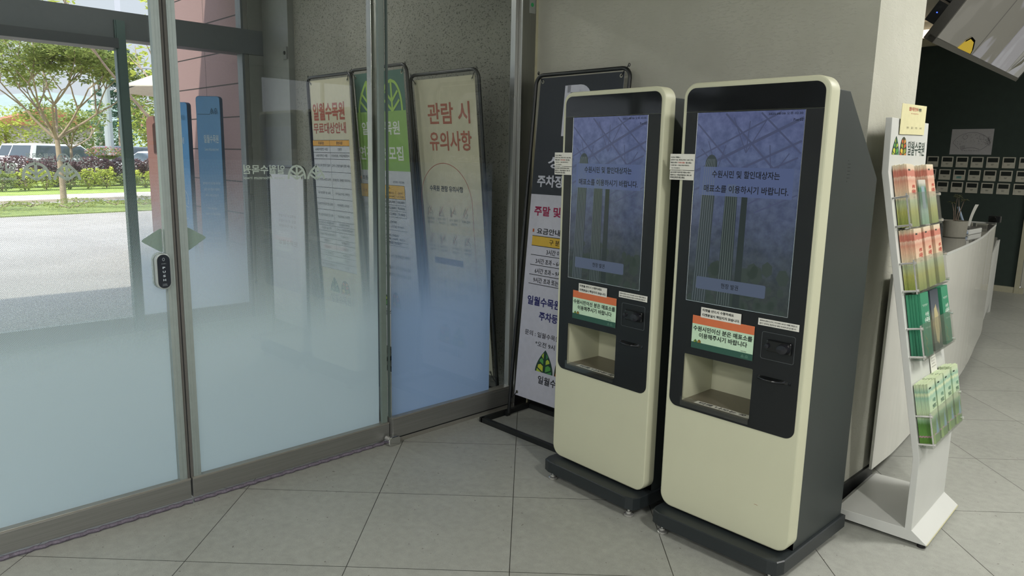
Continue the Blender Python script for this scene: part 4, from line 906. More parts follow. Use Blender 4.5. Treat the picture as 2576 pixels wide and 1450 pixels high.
# things on the desk
DZ = 1.0245
pot = thing('potted_succulent', 'small leafy succulent in a ribbed grey pot on the desk top', 'potted plant', (-1.455, 5.62, DZ))
m = MB(); prof = [(0, 0), (.066, 0), (.070, .004), (.071, .016), (.071, .018), (.076, .110), (.0765, .113), (.070, .113), (.069, .095), (0, .095)]
rings = []
for r_, z in prof: rings.append([((r_+(.0012*math.cos(k*12*2*PI/48*2) if .01 < z < .11 and r_ > .06 else 0))*math.cos(2*PI*k/48), (r_)*math.sin(2*PI*k/48), z) for k in range(48)])
m.loft(rings); obj('pot', m, P('pot_grey', '77756a', .8), pot)
m = MB(); m.lathe([(0, .096), (.068, .096), (.05, .101), (0, .103)], 24); obj('soil', m, P('soil', '3b362e', .9, 0, .2, 0, .2, 100, .5), pot)
m = MB(); lf = MB()
for k, (a, h_) in enumerate(((.2, .17), (2.0, .20), (3.6, .15), (5.0, .19))):
    tip = (.035*math.cos(a), .035*math.sin(a), .10+h_*.9); m.tube([(.01*math.cos(a), .01*math.sin(a), .098), (.022*math.cos(a+.4), .022*math.sin(a+.4), .10+h_*.5), tip], [.0035, .003, .002], 6)
    for j in range(9):
        b = j*2*PI/9+a; L_ = .035; c_ = Vector(tip); d = Vector((math.cos(b), math.sin(b), .25*math.sin(j*1.9))).normalized(); s_ = Vector((-math.sin(b), math.cos(b), 0))
        lf.add([c_, c_+d*L_*.6+s_*.007, c_+d*L_+Vector((0, 0, -.006)), c_+d*L_*.6-s_*.007, c_+d*L_*.55+Vector((0, 0, .004))], [(0, 1, 4), (1, 2, 4), (2, 3, 4), (3, 0, 4)])
for j in range(14):
    b = j*2*PI/14; c_ = Vector((.045*math.cos(.8), -.045, .10)); d = Vector((math.cos(b), math.sin(b), .6)).normalized()
    s_ = Vector((-math.sin(b), math.cos(b), 0)); lf.add([c_, c_+d*.02+s_*.006, c_+d*.034, c_+d*.02-s_*.006], [(0, 1, 2), (0, 2, 3)])
obj('stem', m, P('stem_brown', '5c5044', .8), pot); obj('leaf_rosettes', lf, leaf_mat('succulent_leaf', '3d4034', '565a44'), pot, fixn=False)
m = MB(); m.tube([(-1.53, 5.93, DZ+.19), (-1.435, 5.86, DZ+.008)], .008, 8); tag(obj('pen_stylus_stand', m, P('blue_grey_plastic', '6f7f90', .3)), 'blue grey rod leaning behind the potted succulent on the desk', 'rod')
m = MB(); m.loft([[(-1.535+.035*t*t, 6.24, DZ+.001+.20*t), (-1.518+.040*t*t, 6.24, DZ+.001+.20*t), (-1.518+.040*t*t, 6.243, DZ+.001+.20*t), (-1.535+.035*t*t, 6.243, DZ+.001+.20*t)] for t in [i/8 for i in range(9)]])
tag(obj('upright_card', m, PAPER), 'narrow curved white card standing on the desk right of the succulent', 'card')
tr = thing('document_tray', 'low white document tray on the desk in front of the far glass edge', 'tray', (-1.49, 6.05, DZ)); m = MB(); m.box(-.17, .06, -.16, .16, 0, .035); obj('tray_body', m, WHITE, tr, bevel=.003); m = MB(); m.box(-.165, .055, -.15, .15, .0351, .042); obj('tray_top', m, P('tray_dark', '3f3f3b', .4), tr)
m = MB()
for i in range(5): m.box(-1.425, -1.35, 4.93+i*.012, 4.933+i*.012, DZ, DZ+.17-i*.014)
tag(obj('acrylic_holder', m, glass_mat('acrylic_blue', (.80, .83, .88, 1), 1.8, .08)), 'clear tiered acrylic leaflet holder on the desk behind the second pocket', 'leaflet holder')
cmr = thing('desk_camera', 'small black camera device at the far end of the desk', 'device', (-1.60, 7.32, 1.035)); m = MB(); m.box(-.045, .045, -.02, .02, .0, .055); obj('device_body', m, BLACKS, cmr, bevel=.005); m = MB(); m.lathe([(0, 0), (.022, 0), (.02, .03), (0, .03)], 16, Matrix.Translation((0, -.02, .03)) @ Matrix.Rotation(PI/2, 4, 'X')); obj('lens', m, BLACKG, cmr)
# ------------------------------------------------------------------ cards and plan on the green wall
GY = 10.5
cw, ch = .132, .132
xs = [-3.064, -2.896, -2.731, -2.566, -2.399, -2.231, -2.060]
ROWS = ('top', 'middle', 'bottom'); ORD = ('first', 'second', 'third', 'fourth', 'fifth', 'sixth', 'seventh')
proto = None
for r_, z in enumerate((1.562, 1.402, 1.248)):
    for c_, x in enumerate(xs):
        xx = x+(.0, -.012, -.022)[r_]
        special = (r_ == 1 and c_ == 2)
        if proto is None or special:
            t = bpy.data.objects.new('name_card', None); COL.objects.link(t)
            m = MB(); m.plate(rrect(-cw/2, -ch/2, cw/2, ch/2, .003, 2), [[(-cw/2+.012, .002), (-cw/2+.012, ch/2-.012), (cw/2-.012, ch/2-.012), (cw/2-.012, .002)]], -.006, 0); obj('card_frame', m, P('card_cream', 'b3b1a3', .6), t)
            m = MB(); m.box(-cw/2+.012, cw/2-.012, -.002, 0, .002, ch/2-.012); obj('dark_window', m, P('card_window', '1c2220', .4), t)
            F = Flat(t, Matrix.Translation((0, -.0062, 0)), .0006)
            if special: F.rect('teal_patch', ink('6f9a94'), -.028, -.045, .028, -.016, 1)
            F.text('lettering', ink('3d3c38'), '수목원 안내', 0, -.024, .034, .007, 'c', 2, .02); F.text('lettering', ink('3d3c38'), '담당자', 0, -.034, .026, .007, 'c', 2, .02)
            for i in range(3): F.rect('side_print', ink('6a6962'), -.056, -.012-i*.012, -.052, -.008-i*.012, 1)
            F.flush()
            if not special: proto = t
        else:
            t = proto.copy(); COL.objects.link(t)
            for chd in proto.children: d = chd.copy(); COL.objects.link(d); d.parent = t
        t.location = (xx, GY-.001, z)
        tag(t, ('cream framed card with a teal patch on the green wall, middle row' if special else 'cream card with dark window on the green wall, %s row, %s from left' % (ROWS[r_], ORD[c_])), 'wall card', 'framed cards in rows on the green wall')
pl = thing('site_plan', 'white line drawing site plan sheet above the cards on the green wall', 'plan sheet', (-2.884, GY-.001, 1.654))
m = MB(); m.box(0, .457, -.003, 0, 0, .312); sh = obj('sheet', m, P('plan_paper', 'a2a1a2', .7), pl)
F = Flat(sh, Matrix.Translation((0, -.0035, 0)), .0005); k = ink('4b4b50')
arc = [(.23+.21*math.cos(a), .10+.17*math.sin(a)) for a in [PI*(.08+.84*i/20) for i in range(21)]]
F.line('plan_lines', k, [(.10, .07)]+arc[::-1]+[(.38, .09)]+[(.23+.13*math.cos(a), .01+.075*math.sin(a)) for a in [PI*(.2+.6*i/10) for i in range(11)]], .0028, 1)
F.line('plan_lines', k, [(.155+.027*math.cos(a*PI/8), .215+.027*math.sin(a*PI/8)) for a in range(16)], .0022, 1, True); F.line('plan_lines', k, [(.31, .19), (.36, .185), (.355, .235), (.312, .24)], .0022, 1, True)
for i in range(46):
    a = PI*random.uniform(.08, .92); q = random.uniform(.45, .97); x = .23+.2*q*math.cos(a); z = .09+.165*q*math.sin(a); F.rect('plan_marks', k, x-.002, z-.002, x+.002, z+.0025, 1)
for i in range(9): F.line('plan_lines', k, [(.12+i*.006, .06+i*.002), (.108+i*.006, .10+i*.002)], .0015, 1)
for i in range(12): F.line('plan_lines', k, [(.37+random.random()*.06, .09+random.random()*.13), (.38+random.random()*.06, .09+random.random()*.13)], .002, 1)
F.text('lettering', k, '일월수목원 배치도', .23, .045, .2, .008, 'c', 1); F.flush()
# ------------------------------------------------------------------ hanging display over the desk
B0 = Vector((-1.225, 3.998, 2.1)); B1 = Vector((-1.545, 7.02, 2.1)); U = (B1-B0).normalized(); Vv = (Vector((.3, 0, .42))).normalized(); Nn = U.cross(Vv).normalized()
if Nn.x < 0: Nn = -Nn
DM = Matrix.Identity(4)
for j in range(3): DM[j][0] = U[j]; DM[j][1] = -Nn[j]; DM[j][2] = Vv[j]; DM[j][3] = B0[j]
tv = thing('hanging_display', 'long dark five panel display hanging tilted above the reception desk', 'display', M=DM)
LW = (B1-B0).length; HH = .75
m = MB(); m.box(0, LW, .004, .045, -.012, HH); obj('housing', m, BLACKS, tv, bevel=.004)
m = MB(); m.box(-.004, LW+.004, -.004, .03, -.018, .010); m.box(-.004, .012, -.004, .045, -.018, HH); m.box(LW-.01, LW+.004, -.004, .03, -.018, HH); obj('bezel', m, P('bezel_grey', '35342f', .4), tv)
cuts = [0.012, (Vector((-1.323, 4.95, 2.1))-B0).length, (Vector((-1.398, 5.652, 2.1))-B0).length, (Vector((-1.47, 6.331, 2.1))-B0).length, LW-.012]
m0 = band_mat('display_grey', [(0, '56544e'), (.5, '6c6963'), (1, '8c8a86')], HH)
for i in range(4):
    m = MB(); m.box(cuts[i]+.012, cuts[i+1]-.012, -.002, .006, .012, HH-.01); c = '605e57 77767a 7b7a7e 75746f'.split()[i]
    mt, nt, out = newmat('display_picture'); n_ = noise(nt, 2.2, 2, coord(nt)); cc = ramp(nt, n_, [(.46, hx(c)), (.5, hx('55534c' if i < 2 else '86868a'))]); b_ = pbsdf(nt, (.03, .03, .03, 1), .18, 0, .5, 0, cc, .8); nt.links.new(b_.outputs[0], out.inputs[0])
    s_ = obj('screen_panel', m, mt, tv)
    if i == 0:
        F = Flat(s_, Matrix.Translation((0, -.0025, 0)), .001); F.poly('yellow_reflection', EM('display_yellow_reflection', 'b59a3a', .9), [(.52, .01), (.57, .055), (.64, .082), (.76, .075), (.87, .035), (.90, .012)], 2)  # yellow reflection on the screen glass, painted in as a glowing patch
        F.line('shape_outline', EM('display_black', '15140f', .3), [(.57, .055), (.64, .082), (.76, .075), (.87, .035), (.90, .012)], .012, 3); F.flush()
    if i == 3:
        F = Flat(s_, Matrix.Translation((0, -.0025, 0)), .001); F.poly('plant_figure', EM('display_leaf', '5f5d50', .8), [(cuts[3]+.05, .02), (cuts[3]+.2, .12), (cuts[3]+.45, .6), (cuts[3]+.3, .1)], 2); F.line('shape_outline', EM('display_black', '15140f', .3), [(cuts[3]+.05, .05), (cuts[3]+.25, .3), (cuts[3]+.47, .7)], .012, 3); F.flush()
m = MB(); m.box(.04, .45, .046, .20, .16, .70); br = obj('mounting_box', m, BLACKS, tv, bevel=.006)
m = MB(); m.box(.02, .12, .046, .10, .05, .15); obj('control_box', m, BLACKS, tv); m = MB(); m.box(.0165, .0198, .07, .075, .098, .103); obj('indicator_led', m, EM('blue_led', '3a5cff', 3), tv)
iv = DM.inverted()
m = MB()
for q in (.3, 2.6):
    a = iv @ (B0+U*q-Nn*.2+Vv*.4); w_ = DM @ a; m.tube([a, iv @ Vector((w_.x, w_.y, 3.32))], .03, 10)
obj('ceiling_mount', m, BLACKS, tv)
# cove light over the green wall
m = MB(); m.box(-4.1, -2.0, 10.52, 10.56, 3.11, 3.215); tag(obj('cove_light', m, EM('cove_glow', 'ffe9cd', 2)), 'warm glowing cove light strip above the dark green wall', 'light')
# ------------------------------------------------------------------ ceiling lights (indoors)
LAMP = EM('lamp_disc', 'fff1dc', 9)
def downlight(x, y, k, r=.075, z=3.32):
    t = thing('ceiling_downlight', 'round recessed ceiling downlight seen as a reflection indoors, added fill light in the vestibule', 'ceiling light', (x, y, z), 0, 'recessed round downlights'); m = MB(); m.lathe([(r, 0), (r+.015, -.002), (r+.015, -.008), (r, -.008)], 24); obj('trim_ring', m, WHITE, t)
    m = MB(); m.lathe([(0, -.003), (r, -.003)], 24); obj('lamp_disc', m, LAMP, t, fixn=False)
for k, (x, y) in enumerate(((4.4, 3.2), (4.55, 4.05), (4.4, 5.4), (4.2, 6.3), (1.5, 8.5), (2.6, 9.2))): downlight(x, y, k)
def area(name, loc, size, power, rot=(0, 0, 0), color=(1, .975, .94), sy=None, spread=180):
    l = bpy.data.lights.new(name, 'AREA'); l.energy = power; l.color = color; l.shape = 'RECTANGLE'; l.size = size; l.size_y = sy or size; l.spread = R(spread)
    o = bpy.data.objects.new(name, l); COL.objects.link(o); o.location = loc; o.rotation_euler = rot; return o
for k, (x, y, a_) in enumerate(((-.6, -1.6, 20), (1.5, 1.0, -35), (.4, 4.0, 60), (2.8, -2.5, 10), (2.2, 6.6, -20), (4.6, 0.4, 45), (0.6, 8.6, 15), (-1.9, -3.6, 70))):
    t = thing('linear_ceiling_light', 'slim suspended linear ceiling light seen only in reflections', 'ceiling light', (x, y, 3.1), R(a_), 'slim linear ceiling lights')
    m = MB(); m.box(-.6, .6, -.03, .03, 0, .05); obj('housing', m, WHITE, t); m = MB(); m.box(-.58, .58, -.025, .025, -.004, 0); obj('diffuser', m, EM('linear_diffuser', 'fff4e2', 5), t)
    m = MB(); m.tube([(-.5, 0, .05), (-.5, 0, .22)], .004, 6); m.tube([(.5, 0, .05), (.5, 0, .22)], .004, 6); obj('suspension_wire', m, STEEL_V, t)
    area('linear_lamp', (x, y, 3.085), 1.16, 82 if y < 4.5 else 42, (0, 0, R(a_)), sy=.06)
for x, y in ((-4.75, 1.0), (-4.75, 2.1), (-4.75, -.6), (-4.75, -2.6)):  # lamps and fixtures added to brighten the vestibule
    downlight(x, y, 0, .075, 3.15); l = bpy.data.lights.new('vestibule_fill_lamp', 'AREA'); l.shape = 'DISK'; l.size = .15; l.energy = 8; l.color = (1, .99, .96); o = bpy.data.objects.new('vestibule_fill_lamp', l); COL.objects.link(o); o.location = (x, y, 3.13)
# ------------------------------------------------------------------ outdoors
# ground strips (slightly skewed to the glass wall)
def strip(name, label, cat, xa, xb, k1, k2, z0, z1, mat, kind=None, y0=-40, y1=70):
    m = MB(); X = lambda x, k, y: x+k*(y-4)
    poly = [(X(xa, k1, y0), y0), (X(xa, k1, y1), y1), (X(xb, k2, y1), y1), (X(xb, k2, y0), y0)]
    m.prism(poly, z0, z1, 'z'); o = obj(name, m, mat)
    if kind: o['kind'] = kind
    if kind != 'structure': tag(o, label, cat)
    return o
strip('plaza_paving', '', '', -6.48, -19.1, 0, -.18, -.1, -.004, ground_mat('plaza_stone', '9d948e', 'b3aaa3', .8, 30, .05), 'structure')
strip('verge', '', '', -19.1, -22.9, -.18, -.2, -.1, .02, ground_mat('grass_ground', '6f7d3f', '97a05a', 1.5, 12), 'structure')
strip('road', '', '', -22.9, -23.9, -.2, -.28, -.12, -.02, ground_mat('asphalt', '9c948f', 'aaa39d', .6, 40, .1), 'structure')
strip('kerb', '', '', -23.9, -26.3, -.28, -.26, -.1, .05, ground_mat('kerb_stone', 'd9c7ae', 'e6d6bf', 2, 30, .1), 'structure')
strip('planting_ground', '', '', -26.3, -36.8, -.26, -.28, -.1, .06, ground_mat('planting_soil', '7f8f45', 'a6b45c', 1.0, 9), 'structure')
strip('car_park', '', '', -37.2, -75, -.28, -.2, -.1, 0, ground_mat('car_park_asphalt', '8f8984', 'a09a94', .4, 20, .1), 'structure')
m = MB(); m.add([(-60, -200, -.12), (-60, 300, -.12), (-400, 500, -.12), (-400, -300, -.12)], [(0, 1, 2, 3)]); struct('far_ground', m, ground_mat('far_field', '7f8f45', '95a35a', .2, 3))
# clay clad wing
m = MB(); m.box(-8.78, -6.48, 3.1, 9.0, 0, 6); struct('wall_clay_wing', m, cladding_mat())
m = MB(); m.box(-6.48, -4.3, 3.4, 12, 0, 6); struct('wall_wing_core', m, CONCRETE)
m = MB(); m.box(-7.35, 9.6, -6.6, 12, 3.6, 3.9); m.box(-7.35, -6.45, -6.6, 3.1, 3.3, 3.6); struct('roof_slab_sun_overhang', m, P('roof_grey', '8b8b88', .7))  # unseen overhang added to the roof to keep the sun off the vestibule
# clumps of leaves
def leaves(mb, c, rad, n, s, flat=1.0, shell=.35):
    c = Vector(c)
    for _ in range(n):
        while True:
            d = Vector((random.uniform(-1, 1), random.uniform(-1, 1), random.uniform(-1, 1)))
            if .05 < d.length <= 1: break
        d = d.normalized()*(shell+(1-shell)*d.length); p = c+Vector((d.x*rad[0], d.y*rad[1], d.z*rad[2]))
        a = Vector((random.uniform(-1, 1), random.uniform(-1, 1), random.uniform(-.5, .5))).normalized(); b = a.cross(Vector((random.uniform(-.5, .5), random.uniform(-.5, .5), 1))).normalized()
        q = s*random.uniform(.6, 1.3); mb.add([p-a*q, p-b*q*.5, p+a*q, p+b*q*.5], [(0, 1, 2, 3)])
TL = leaf_mat('leaf_fresh', '718048', 'a3ac66', 'a88f66'); TY = leaf_mat('leaf_yellow_green', '9fab48', 'c6ca68'); TD = leaf_mat('leaf_dark', '4f6a4a', '6f8a5c'); TP = leaf_mat('leaf_purple', '5c4549', '82676a'); TB2 = leaf_mat('leaf_blue_green', '4a6a58', '67866c')
BARK = P('bark', '9c8a78', .9, 0, .2, 0, .2, 12, .6, 60)
def branch(mb, p, d, L, r, depth, ends, spread=.55):
    pts = [p]; q = Vector(p); dd = d.normalized()
    for k in range(4):
        dd = (dd+Vector((random.uniform(-.12, .12), random.uniform(-.12, .12), random.uniform(-.03, .10)))).normalized(); q = q+dd*L/4; pts.append(tuple(q))
    mb.tube(pts, [r*(1-.09*k) for k in range(5)], 7)
    if depth == 0: ends.append(q); return
    if depth <= 1: ends.append(q)
    for k in range(random.choice((2, 3))):
        a = random.uniform(0, 2*PI); s_ = Vector((math.cos(a), math.sin(a), random.uniform(0, .5)))*spread
        branch(mb, tuple(q), (dd+s_), L*random.uniform(.62, .85), r*.6, depth-1, ends, spread)
def tree(name, label, base, trunk_h, r, L, depth, crown, nl, ls, lm, group=None, spread=.6, lean=(0, 0), first=5, rad=.45, bark=None, arms=None):
    t = thing(name, label, 'tree', base, 0, group); random.seed(hash(label) % 1000 if False else sum(map(ord, label))); tr_ = MB(); ends = []
    top = (lean[0], lean[1], trunk_h)
    tr_.tube([(0, 0, -.05), (lean[0]*.3, lean[1]*.2, trunk_h*.4), (lean[0]*.7, lean[1]*.7, trunk_h*.75), top], [r*1.25, r, r*.92, r*.85], 10)
    for k in range(first):
        a = 2*PI*k/first+random.uniform(-.3, .3)
        branch(tr_, top, Vector((math.cos(a)*.8, math.sin(a)*.8, random.uniform(.3, 1.0))), L*random.uniform(.85, 1.15), r*.55, depth, ends, spread)
    obj('trunk', tr_, bark or BARK, t, smooth=True); lf = MB()
    for e in ends: leaves(lf, e, (rad, rad, rad*.55), max(6, nl//len(ends)), ls)
    obj('foliage', lf, lm, t, fixn=False); return t
tree('ornamental_tree', 'spreading multi-branched tree with fresh green leaves on the grass verge', (-22.6, 5.06, 0), 1.72, .07, 1.08, 3, None, 15000, .062, TL, lean=(.05, -.05), spread=.78, first=7, rad=.34)
tree('ornamental_tree', 'slim pale stemmed tree beside the parasol', (-17.5, 5.95, 0), 1.9, .07, 1.3, 2, None, 900, .09, TY, spread=.35, first=4, rad=.4)
for k, (x, y, lb) in enumerate(((-33.5, 7.9, 'thin young street tree between the planting and the parked white cars'), (-36.5, 12.4, 'young yellow green tree near the clay coloured sign post'))): tree('young_tree', lb, (x, y, .1), 1.4, .06, .9, 2, None, 1000, .10, TY if k else TL, spread=.5, first=4, rad=.45)
# crape myrtle with pink flowers
t = thing('flowering_tree', 'broad pink flowering tree behind the mullion', 'tree', (-31, 10.7, .1)); m = MB(); m.tube([(0, 0, 0), (.1, 0, 1.4), (0, .1, 2.6)], [.1, .08, .05], 8); obj('trunk', m, BARK, t)
m = MB(); leaves(m, (0, .2, 3.0), (1.5, 1.7, 1.6), 3200, .10); obj('foliage', m, TL, t, fixn=False); m = MB(); leaves(m, (.4, .2, 3.1), (1.5, 1.7, 1.5), 200, .07); obj('blossom', m, leaf_mat('blossom_pink', 'c77f88', 'e0a0a5'), t, fixn=False)
# tall pine
t = thing('pine_tree', 'tall dark layered pine tree rising behind the cars', 'tree', (-54.5, 15.9, 0)); m = MB(); m.tube([(0, 0, 0), (0, .1, 4), (0, 0, 8.6)], [.25, .2, .06], 8); obj('trunk', m, BARK, t); m = MB()
for k in range(9):
    z = 3.2+k*.68
    for j in range(5): a = j*2*PI/5+k*.9; q = (1.9-.17*k); leaves(m, (q*.6*math.cos(a), q*.6*math.sin(a), z-.1*random.random()), (q*.55, q*.55, .28), 150, .13)
obj('foliage', m, TB2, t, fixn=False)
# background belt of trees
random.seed(3); belt = []
bx = [(-60-3*(k%2), 1+3.3*k) for k in range(13)]
kinds = (('pale yellow green tree', TY), ('mid green bushy tree', TL), ('dark rounded tree', TD))
for k, (x, y) in enumerate(bx):
    h_ = 3.4+1.6*random.random()+(0.4 if k % 3 == 0 else 0); kn, mt = kinds[k % 3]
    t = thing('background_tree', kn+' in the belt beyond the car park', 'tree', (x-random.random()*3, y, 0), 0, 'belt of '+kn+'s beyond the car park'); m = MB(); m.tube([(0, 0, 0), (0, 0, h_*.6)], [.16, .08], 6); obj('trunk', m, BARK, t)
    m = MB()
    for j in range(7): leaves(m, (random.uniform(-.9, .9), random.uniform(-1.4, 1.4), h_*(.28+.09*j)), (1.3, 1.6, .9), 190, .17)
    obj('foliage', m, mt, t, fixn=False)
# hills
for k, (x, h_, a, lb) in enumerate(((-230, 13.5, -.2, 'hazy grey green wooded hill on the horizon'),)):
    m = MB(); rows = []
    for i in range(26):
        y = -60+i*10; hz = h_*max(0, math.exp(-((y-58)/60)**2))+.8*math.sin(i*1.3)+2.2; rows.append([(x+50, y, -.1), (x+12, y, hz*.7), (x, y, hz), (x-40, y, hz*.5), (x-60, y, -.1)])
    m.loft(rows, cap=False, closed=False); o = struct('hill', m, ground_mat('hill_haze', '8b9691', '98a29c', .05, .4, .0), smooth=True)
# terracotta roofed house
hs = thing('distant_house', 'low house with a terracotta roof far behind the tree', 'house', (-75, 15.6, 0)); m = MB(); m.box(-3, 3, -4, 4, 0, 3.3); obj('walls', m, P('house_wall', 'b5aca0', .8), hs)
m = MB(); m.prism([(-4.6, 3.3), (4.6, 3.3), (0, 4.9)], -3.4, 3.4, 'x'); obj('roof', m, P('terracotta', 'a8664f', .8), hs)
# shrubs
random.seed(11)
def shrub(name, lb, cat, x, y, r_, h_, n, s, mt, grp, flowers=None):
    t = thing(name, lb, cat, (x, y, .1), 0, grp); m = MB(); leaves(m, (0, 0, h_*.5), (r_, r_, h_*.52), n, s); obj('foliage', m, mt, t, fixn=False)
    m = MB()
    for k in range(5): a = k*1.25; m.tube([(0, 0, -.02), (r_*.4*math.cos(a), r_*.4*math.sin(a), h_*.6)], .012, 5)
    obj('stems', m, BARK, t)
    if flowers:
        m = MB()
        for k in range(flowers):
            a = random.uniform(0, 2*PI); q = r_*random.uniform(.2, .95); leaves(m, (q*math.cos(a), q*math.sin(a), h_*random.uniform(.7, 1.08)), (.10, .10, .075), 40, .045)
        obj('flower_heads', m, leaf_mat('flower_lime', 'b9c04e', 'd6d873'), t, fixn=False)
skew = lambda x, y: x-.27*(y-4)
for k in range(17):
    y = 2.6+k*.70; x = skew(-28.6-.5*random.random(), y)
    shrub('hydrangea_bush', 'lime flowered hydrangea bush in the bed behind the kerb', 'shrub', x, y, .42, .50+.22*random.random(), 420, .06, TY if k % 3 else TL, 'hydrangea bushes along the kerb', 5)
for k in range(9):
    y = 3.0+k*1.35; x = skew(-31.3, y)
    shrub('purple_hedge_bush', 'dark purple leaved hedge bush behind the hydrangeas', 'shrub', x, y, .85, 1.10, 3000, .062, TP, 'purple bushes behind the hydrangeas')
for k in range(26):
    y = -1+k*.62; x = -.18*(y-4)-20.6+.7*math.sin(k*2.3)
    shrub('ground_cover_clump', 'low olive green ground cover clump on the verge', 'shrub', x, y, .6, .05+.09*abs(math.sin(k*1.1)), 300, .035, leaf_mat('ground_cover', '76803f', '9aa056') if 'gc' not in PARTS else PARTS['gc'], 'ground cover clumps on the verge'); PARTS['gc'] = bpy.data.materials['ground_cover']
# flower basket on a post
t = thing('flower_planter', 'round hanging planter full of pink flowers in front of the white cars', 'planter', (-34.6, 9.5, .1)); m = MB(); m.tube([(0, 0, 0), (0, 0, 1.0)], .05, 8); obj('post', m, DG, t)
m = MB(); m.lathe([(0, .95), (.3, 1.0), (.5, 1.15), (0, 1.15)], 16); obj('bowl', m, DG, t); m = MB(); leaves(m, (0, 0, 1.25), (.78, .82, .24), 500, .06); obj('foliage', m, TL, t, fixn=False); m = MB(); leaves(m, (0, 0, 1.29), (.82, .86, .24), 420, .05); obj('blossom', m, leaf_mat('petunia_pink', 'c45f7c', 'e6b6b4'), t, fixn=False)
# cars
CARW = P('car_white', 'e4e2e2', .25, 0, .5, .4, .01); CARG = P('car_grey', '6d737a', .25, .3, .5, .4, .02); CGL = P('car_window', '3c4650', .08, 0, .7)
def car(lb, x, y, hd, kind='suv', paint=None):
    t = thing('parked_car', lb, 'car', (x, y, 0), hd, 'cars in the car park'); paint = paint or CARW
    H1, H2 = (1.02, 1.70) if kind == 'suv' else (.88, 1.45)
    # length along +x (front at +x)
    side = [(-2.3, .35), (-2.33, .75), (-2.28, H1), (1.15, H1), (2.05, H1-.18), (2.3, .72), (2.3, .35)] if kind == 'suv' else [(-2.3, .35), (-2.35, .7), (-2.3, H1), (-1.75, H1+.04), (1.0, H1), (2.1, H1-.18), (2.3, .6), (2.3, .35)]
    w_ = .92; m = MB(); m.loft([[(a, yy*(.93 if abs(yy) > .9 else 1), z) for a, z in side] for yy in (-w_, w_)])
    m2 = MB(); rings = []
    for yy in (-w_, -w_*.97, w_*.97, w_): s_ = .985 if abs(yy) == w_ else 1; rings.append([(a*s_, yy, .35+(z-.35)*s_) for a, z in side])
    m2.loft(rings); obj('body', m2, paint, t, bevel=.05)
    top = ([(-2.22, H1-.02), (-1.98, H2-.04), (-1.7, H2), (.3, H2-.02), (1.15, H1-.02)] if kind == 'suv' else [(-1.95, H1-.02), (-1.15, H2-.04), (-.8, H2), (.1, H2-.01), (1.05, H1-.02)])
    m = MB(); a_ = [(p[0], -.86+.17*((p[1]-H1)/(H2-H1)), p[1]) for p in top]; b_ = [(p[0], -q, z) for (p0, q, z), p in zip(a_, top)]; m.loft([a_, b_]); obj('cabin', m, paint, t, bevel=.03)
    for sg in (-1, 1):
        m = MB(); k0 = H1+.05; k1 = H2-.10; xs_ = [(top[0][0]+.22, k0), (top[1][0]+.16, k1), (top[3][0], k1), (top[4][0]-.16, k0)]
        pts = [(p, sg*(.875-.17*((z-H1)/(H2-H1))), z) for p, z in xs_]; m.add(pts+[(a, b-sg*.03, c) for a, b, c in pts], [(0, 1, 2, 3), (4, 7, 6, 5), (0, 4, 5, 1), (1, 5, 6, 2), (2, 6, 7, 3), (3, 7, 4, 0)]); obj('side_window', m, CGL, t)
    m = MB(); e = .02; k0, k1 = H1+.06, H2-.10
    def xr(z): return top[0][0]+(top[1][0]-top[0][0])*(z-top[0][1])/(top[1][1]-top[0][1])
    m.add([(xr(k0)-e, -.72, k0), (xr(k0)-e, .72, k0), (xr(k1)-e, .62, k1), (xr(k1)-e, -.62, k1), (xr(k0)+.05, -.72, k0), (xr(k0)+.05, .72, k0), (xr(k1)+.05, .62, k1), (xr(k1)+.05, -.62, k1)], [(0, 1, 2, 3), (4, 7, 6, 5), (0, 4, 5, 1), (1, 5, 6, 2), (2, 6, 7, 3), (3, 7, 4, 0)]); obj('rear_window', m, CGL, t)
    def xf(z): return top[4][0]+(top[3][0]-top[4][0])*(z-top[4][1])/(top[3][1]-top[4][1])
    m = MB(); m.add([(xf(k0)+e, -.74, k0), (xf(k0)+e, .74, k0), (xf(k1)+e, .62, k1), (xf(k1)+e, -.62, k1), (xf(k0)-.05, -.74, k0), (xf(k0)-.05, .74, k0), (xf(k1)-.05, .62, k1), (xf(k1)-.05, -.62, k1)], [(0, 1, 2, 3), (4, 7, 6, 5), (0, 4, 5, 1), (1, 5, 6, 2), (2, 6, 7, 3), (3, 7, 4, 0)]); obj('windscreen', m, CGL, t)
    for sg in (-1, 1):
        m = MB(); m.box(-2.36, -2.2, sg*.86-.12*(sg > 0)-.0*(sg < 0), sg*.86+.12*(sg < 0), H1-.2, H1-.06); obj('tail_light', m, P('tail_light_red', 'b03a30', .2, 0, .6), t)
        m = MB(); m.box(2.12, 2.27, sg*.72-.14, sg*.72+.14, .64, .76); obj('head_light', m, P('head_light', 'c8ccd0', .1, 0, .7), t)
        for xx in (-1.42, 1.42):
            m = MB(); Mx = Matrix.Translation((xx, sg*.93, .34)) @ Matrix.Rotation(PI/2, 4, 'X'); m.lathe([(0, -.09), (.2, -.09), (.34, -.1), (.34, .1), (.2, .09), (0, .09)], 20, Mx); wl = obj('wheel', m, RUBBER, t)
            m = MB(); m.lathe([(0, -.105), (.19, -.1), (.2, .1), (0, .105)], 10, Mx); obj('hub', m, P('hub_grey', '9a9c9e', .3, .8), wl)
    m = MB(); m.box(-2.37, -2.3, -.26, .26, .62, .74); obj('number_plate', m, PAPER, t)
HD = math.atan2(.93, -.37)
car('white car at the far left edge, cut by the photo frame', -39.6, 4.2, HD, 'suv'); car('white sport utility car seen from the rear left with a red tail light', -40.3, 9.25, HD, 'suv')
car('white sedan behind the pink flower planter and the mullion', -41.0, 14.1, HD, 'sedan'); car('white sedan right of the mullion', -42.2, 18.9, HD, 'sedan')
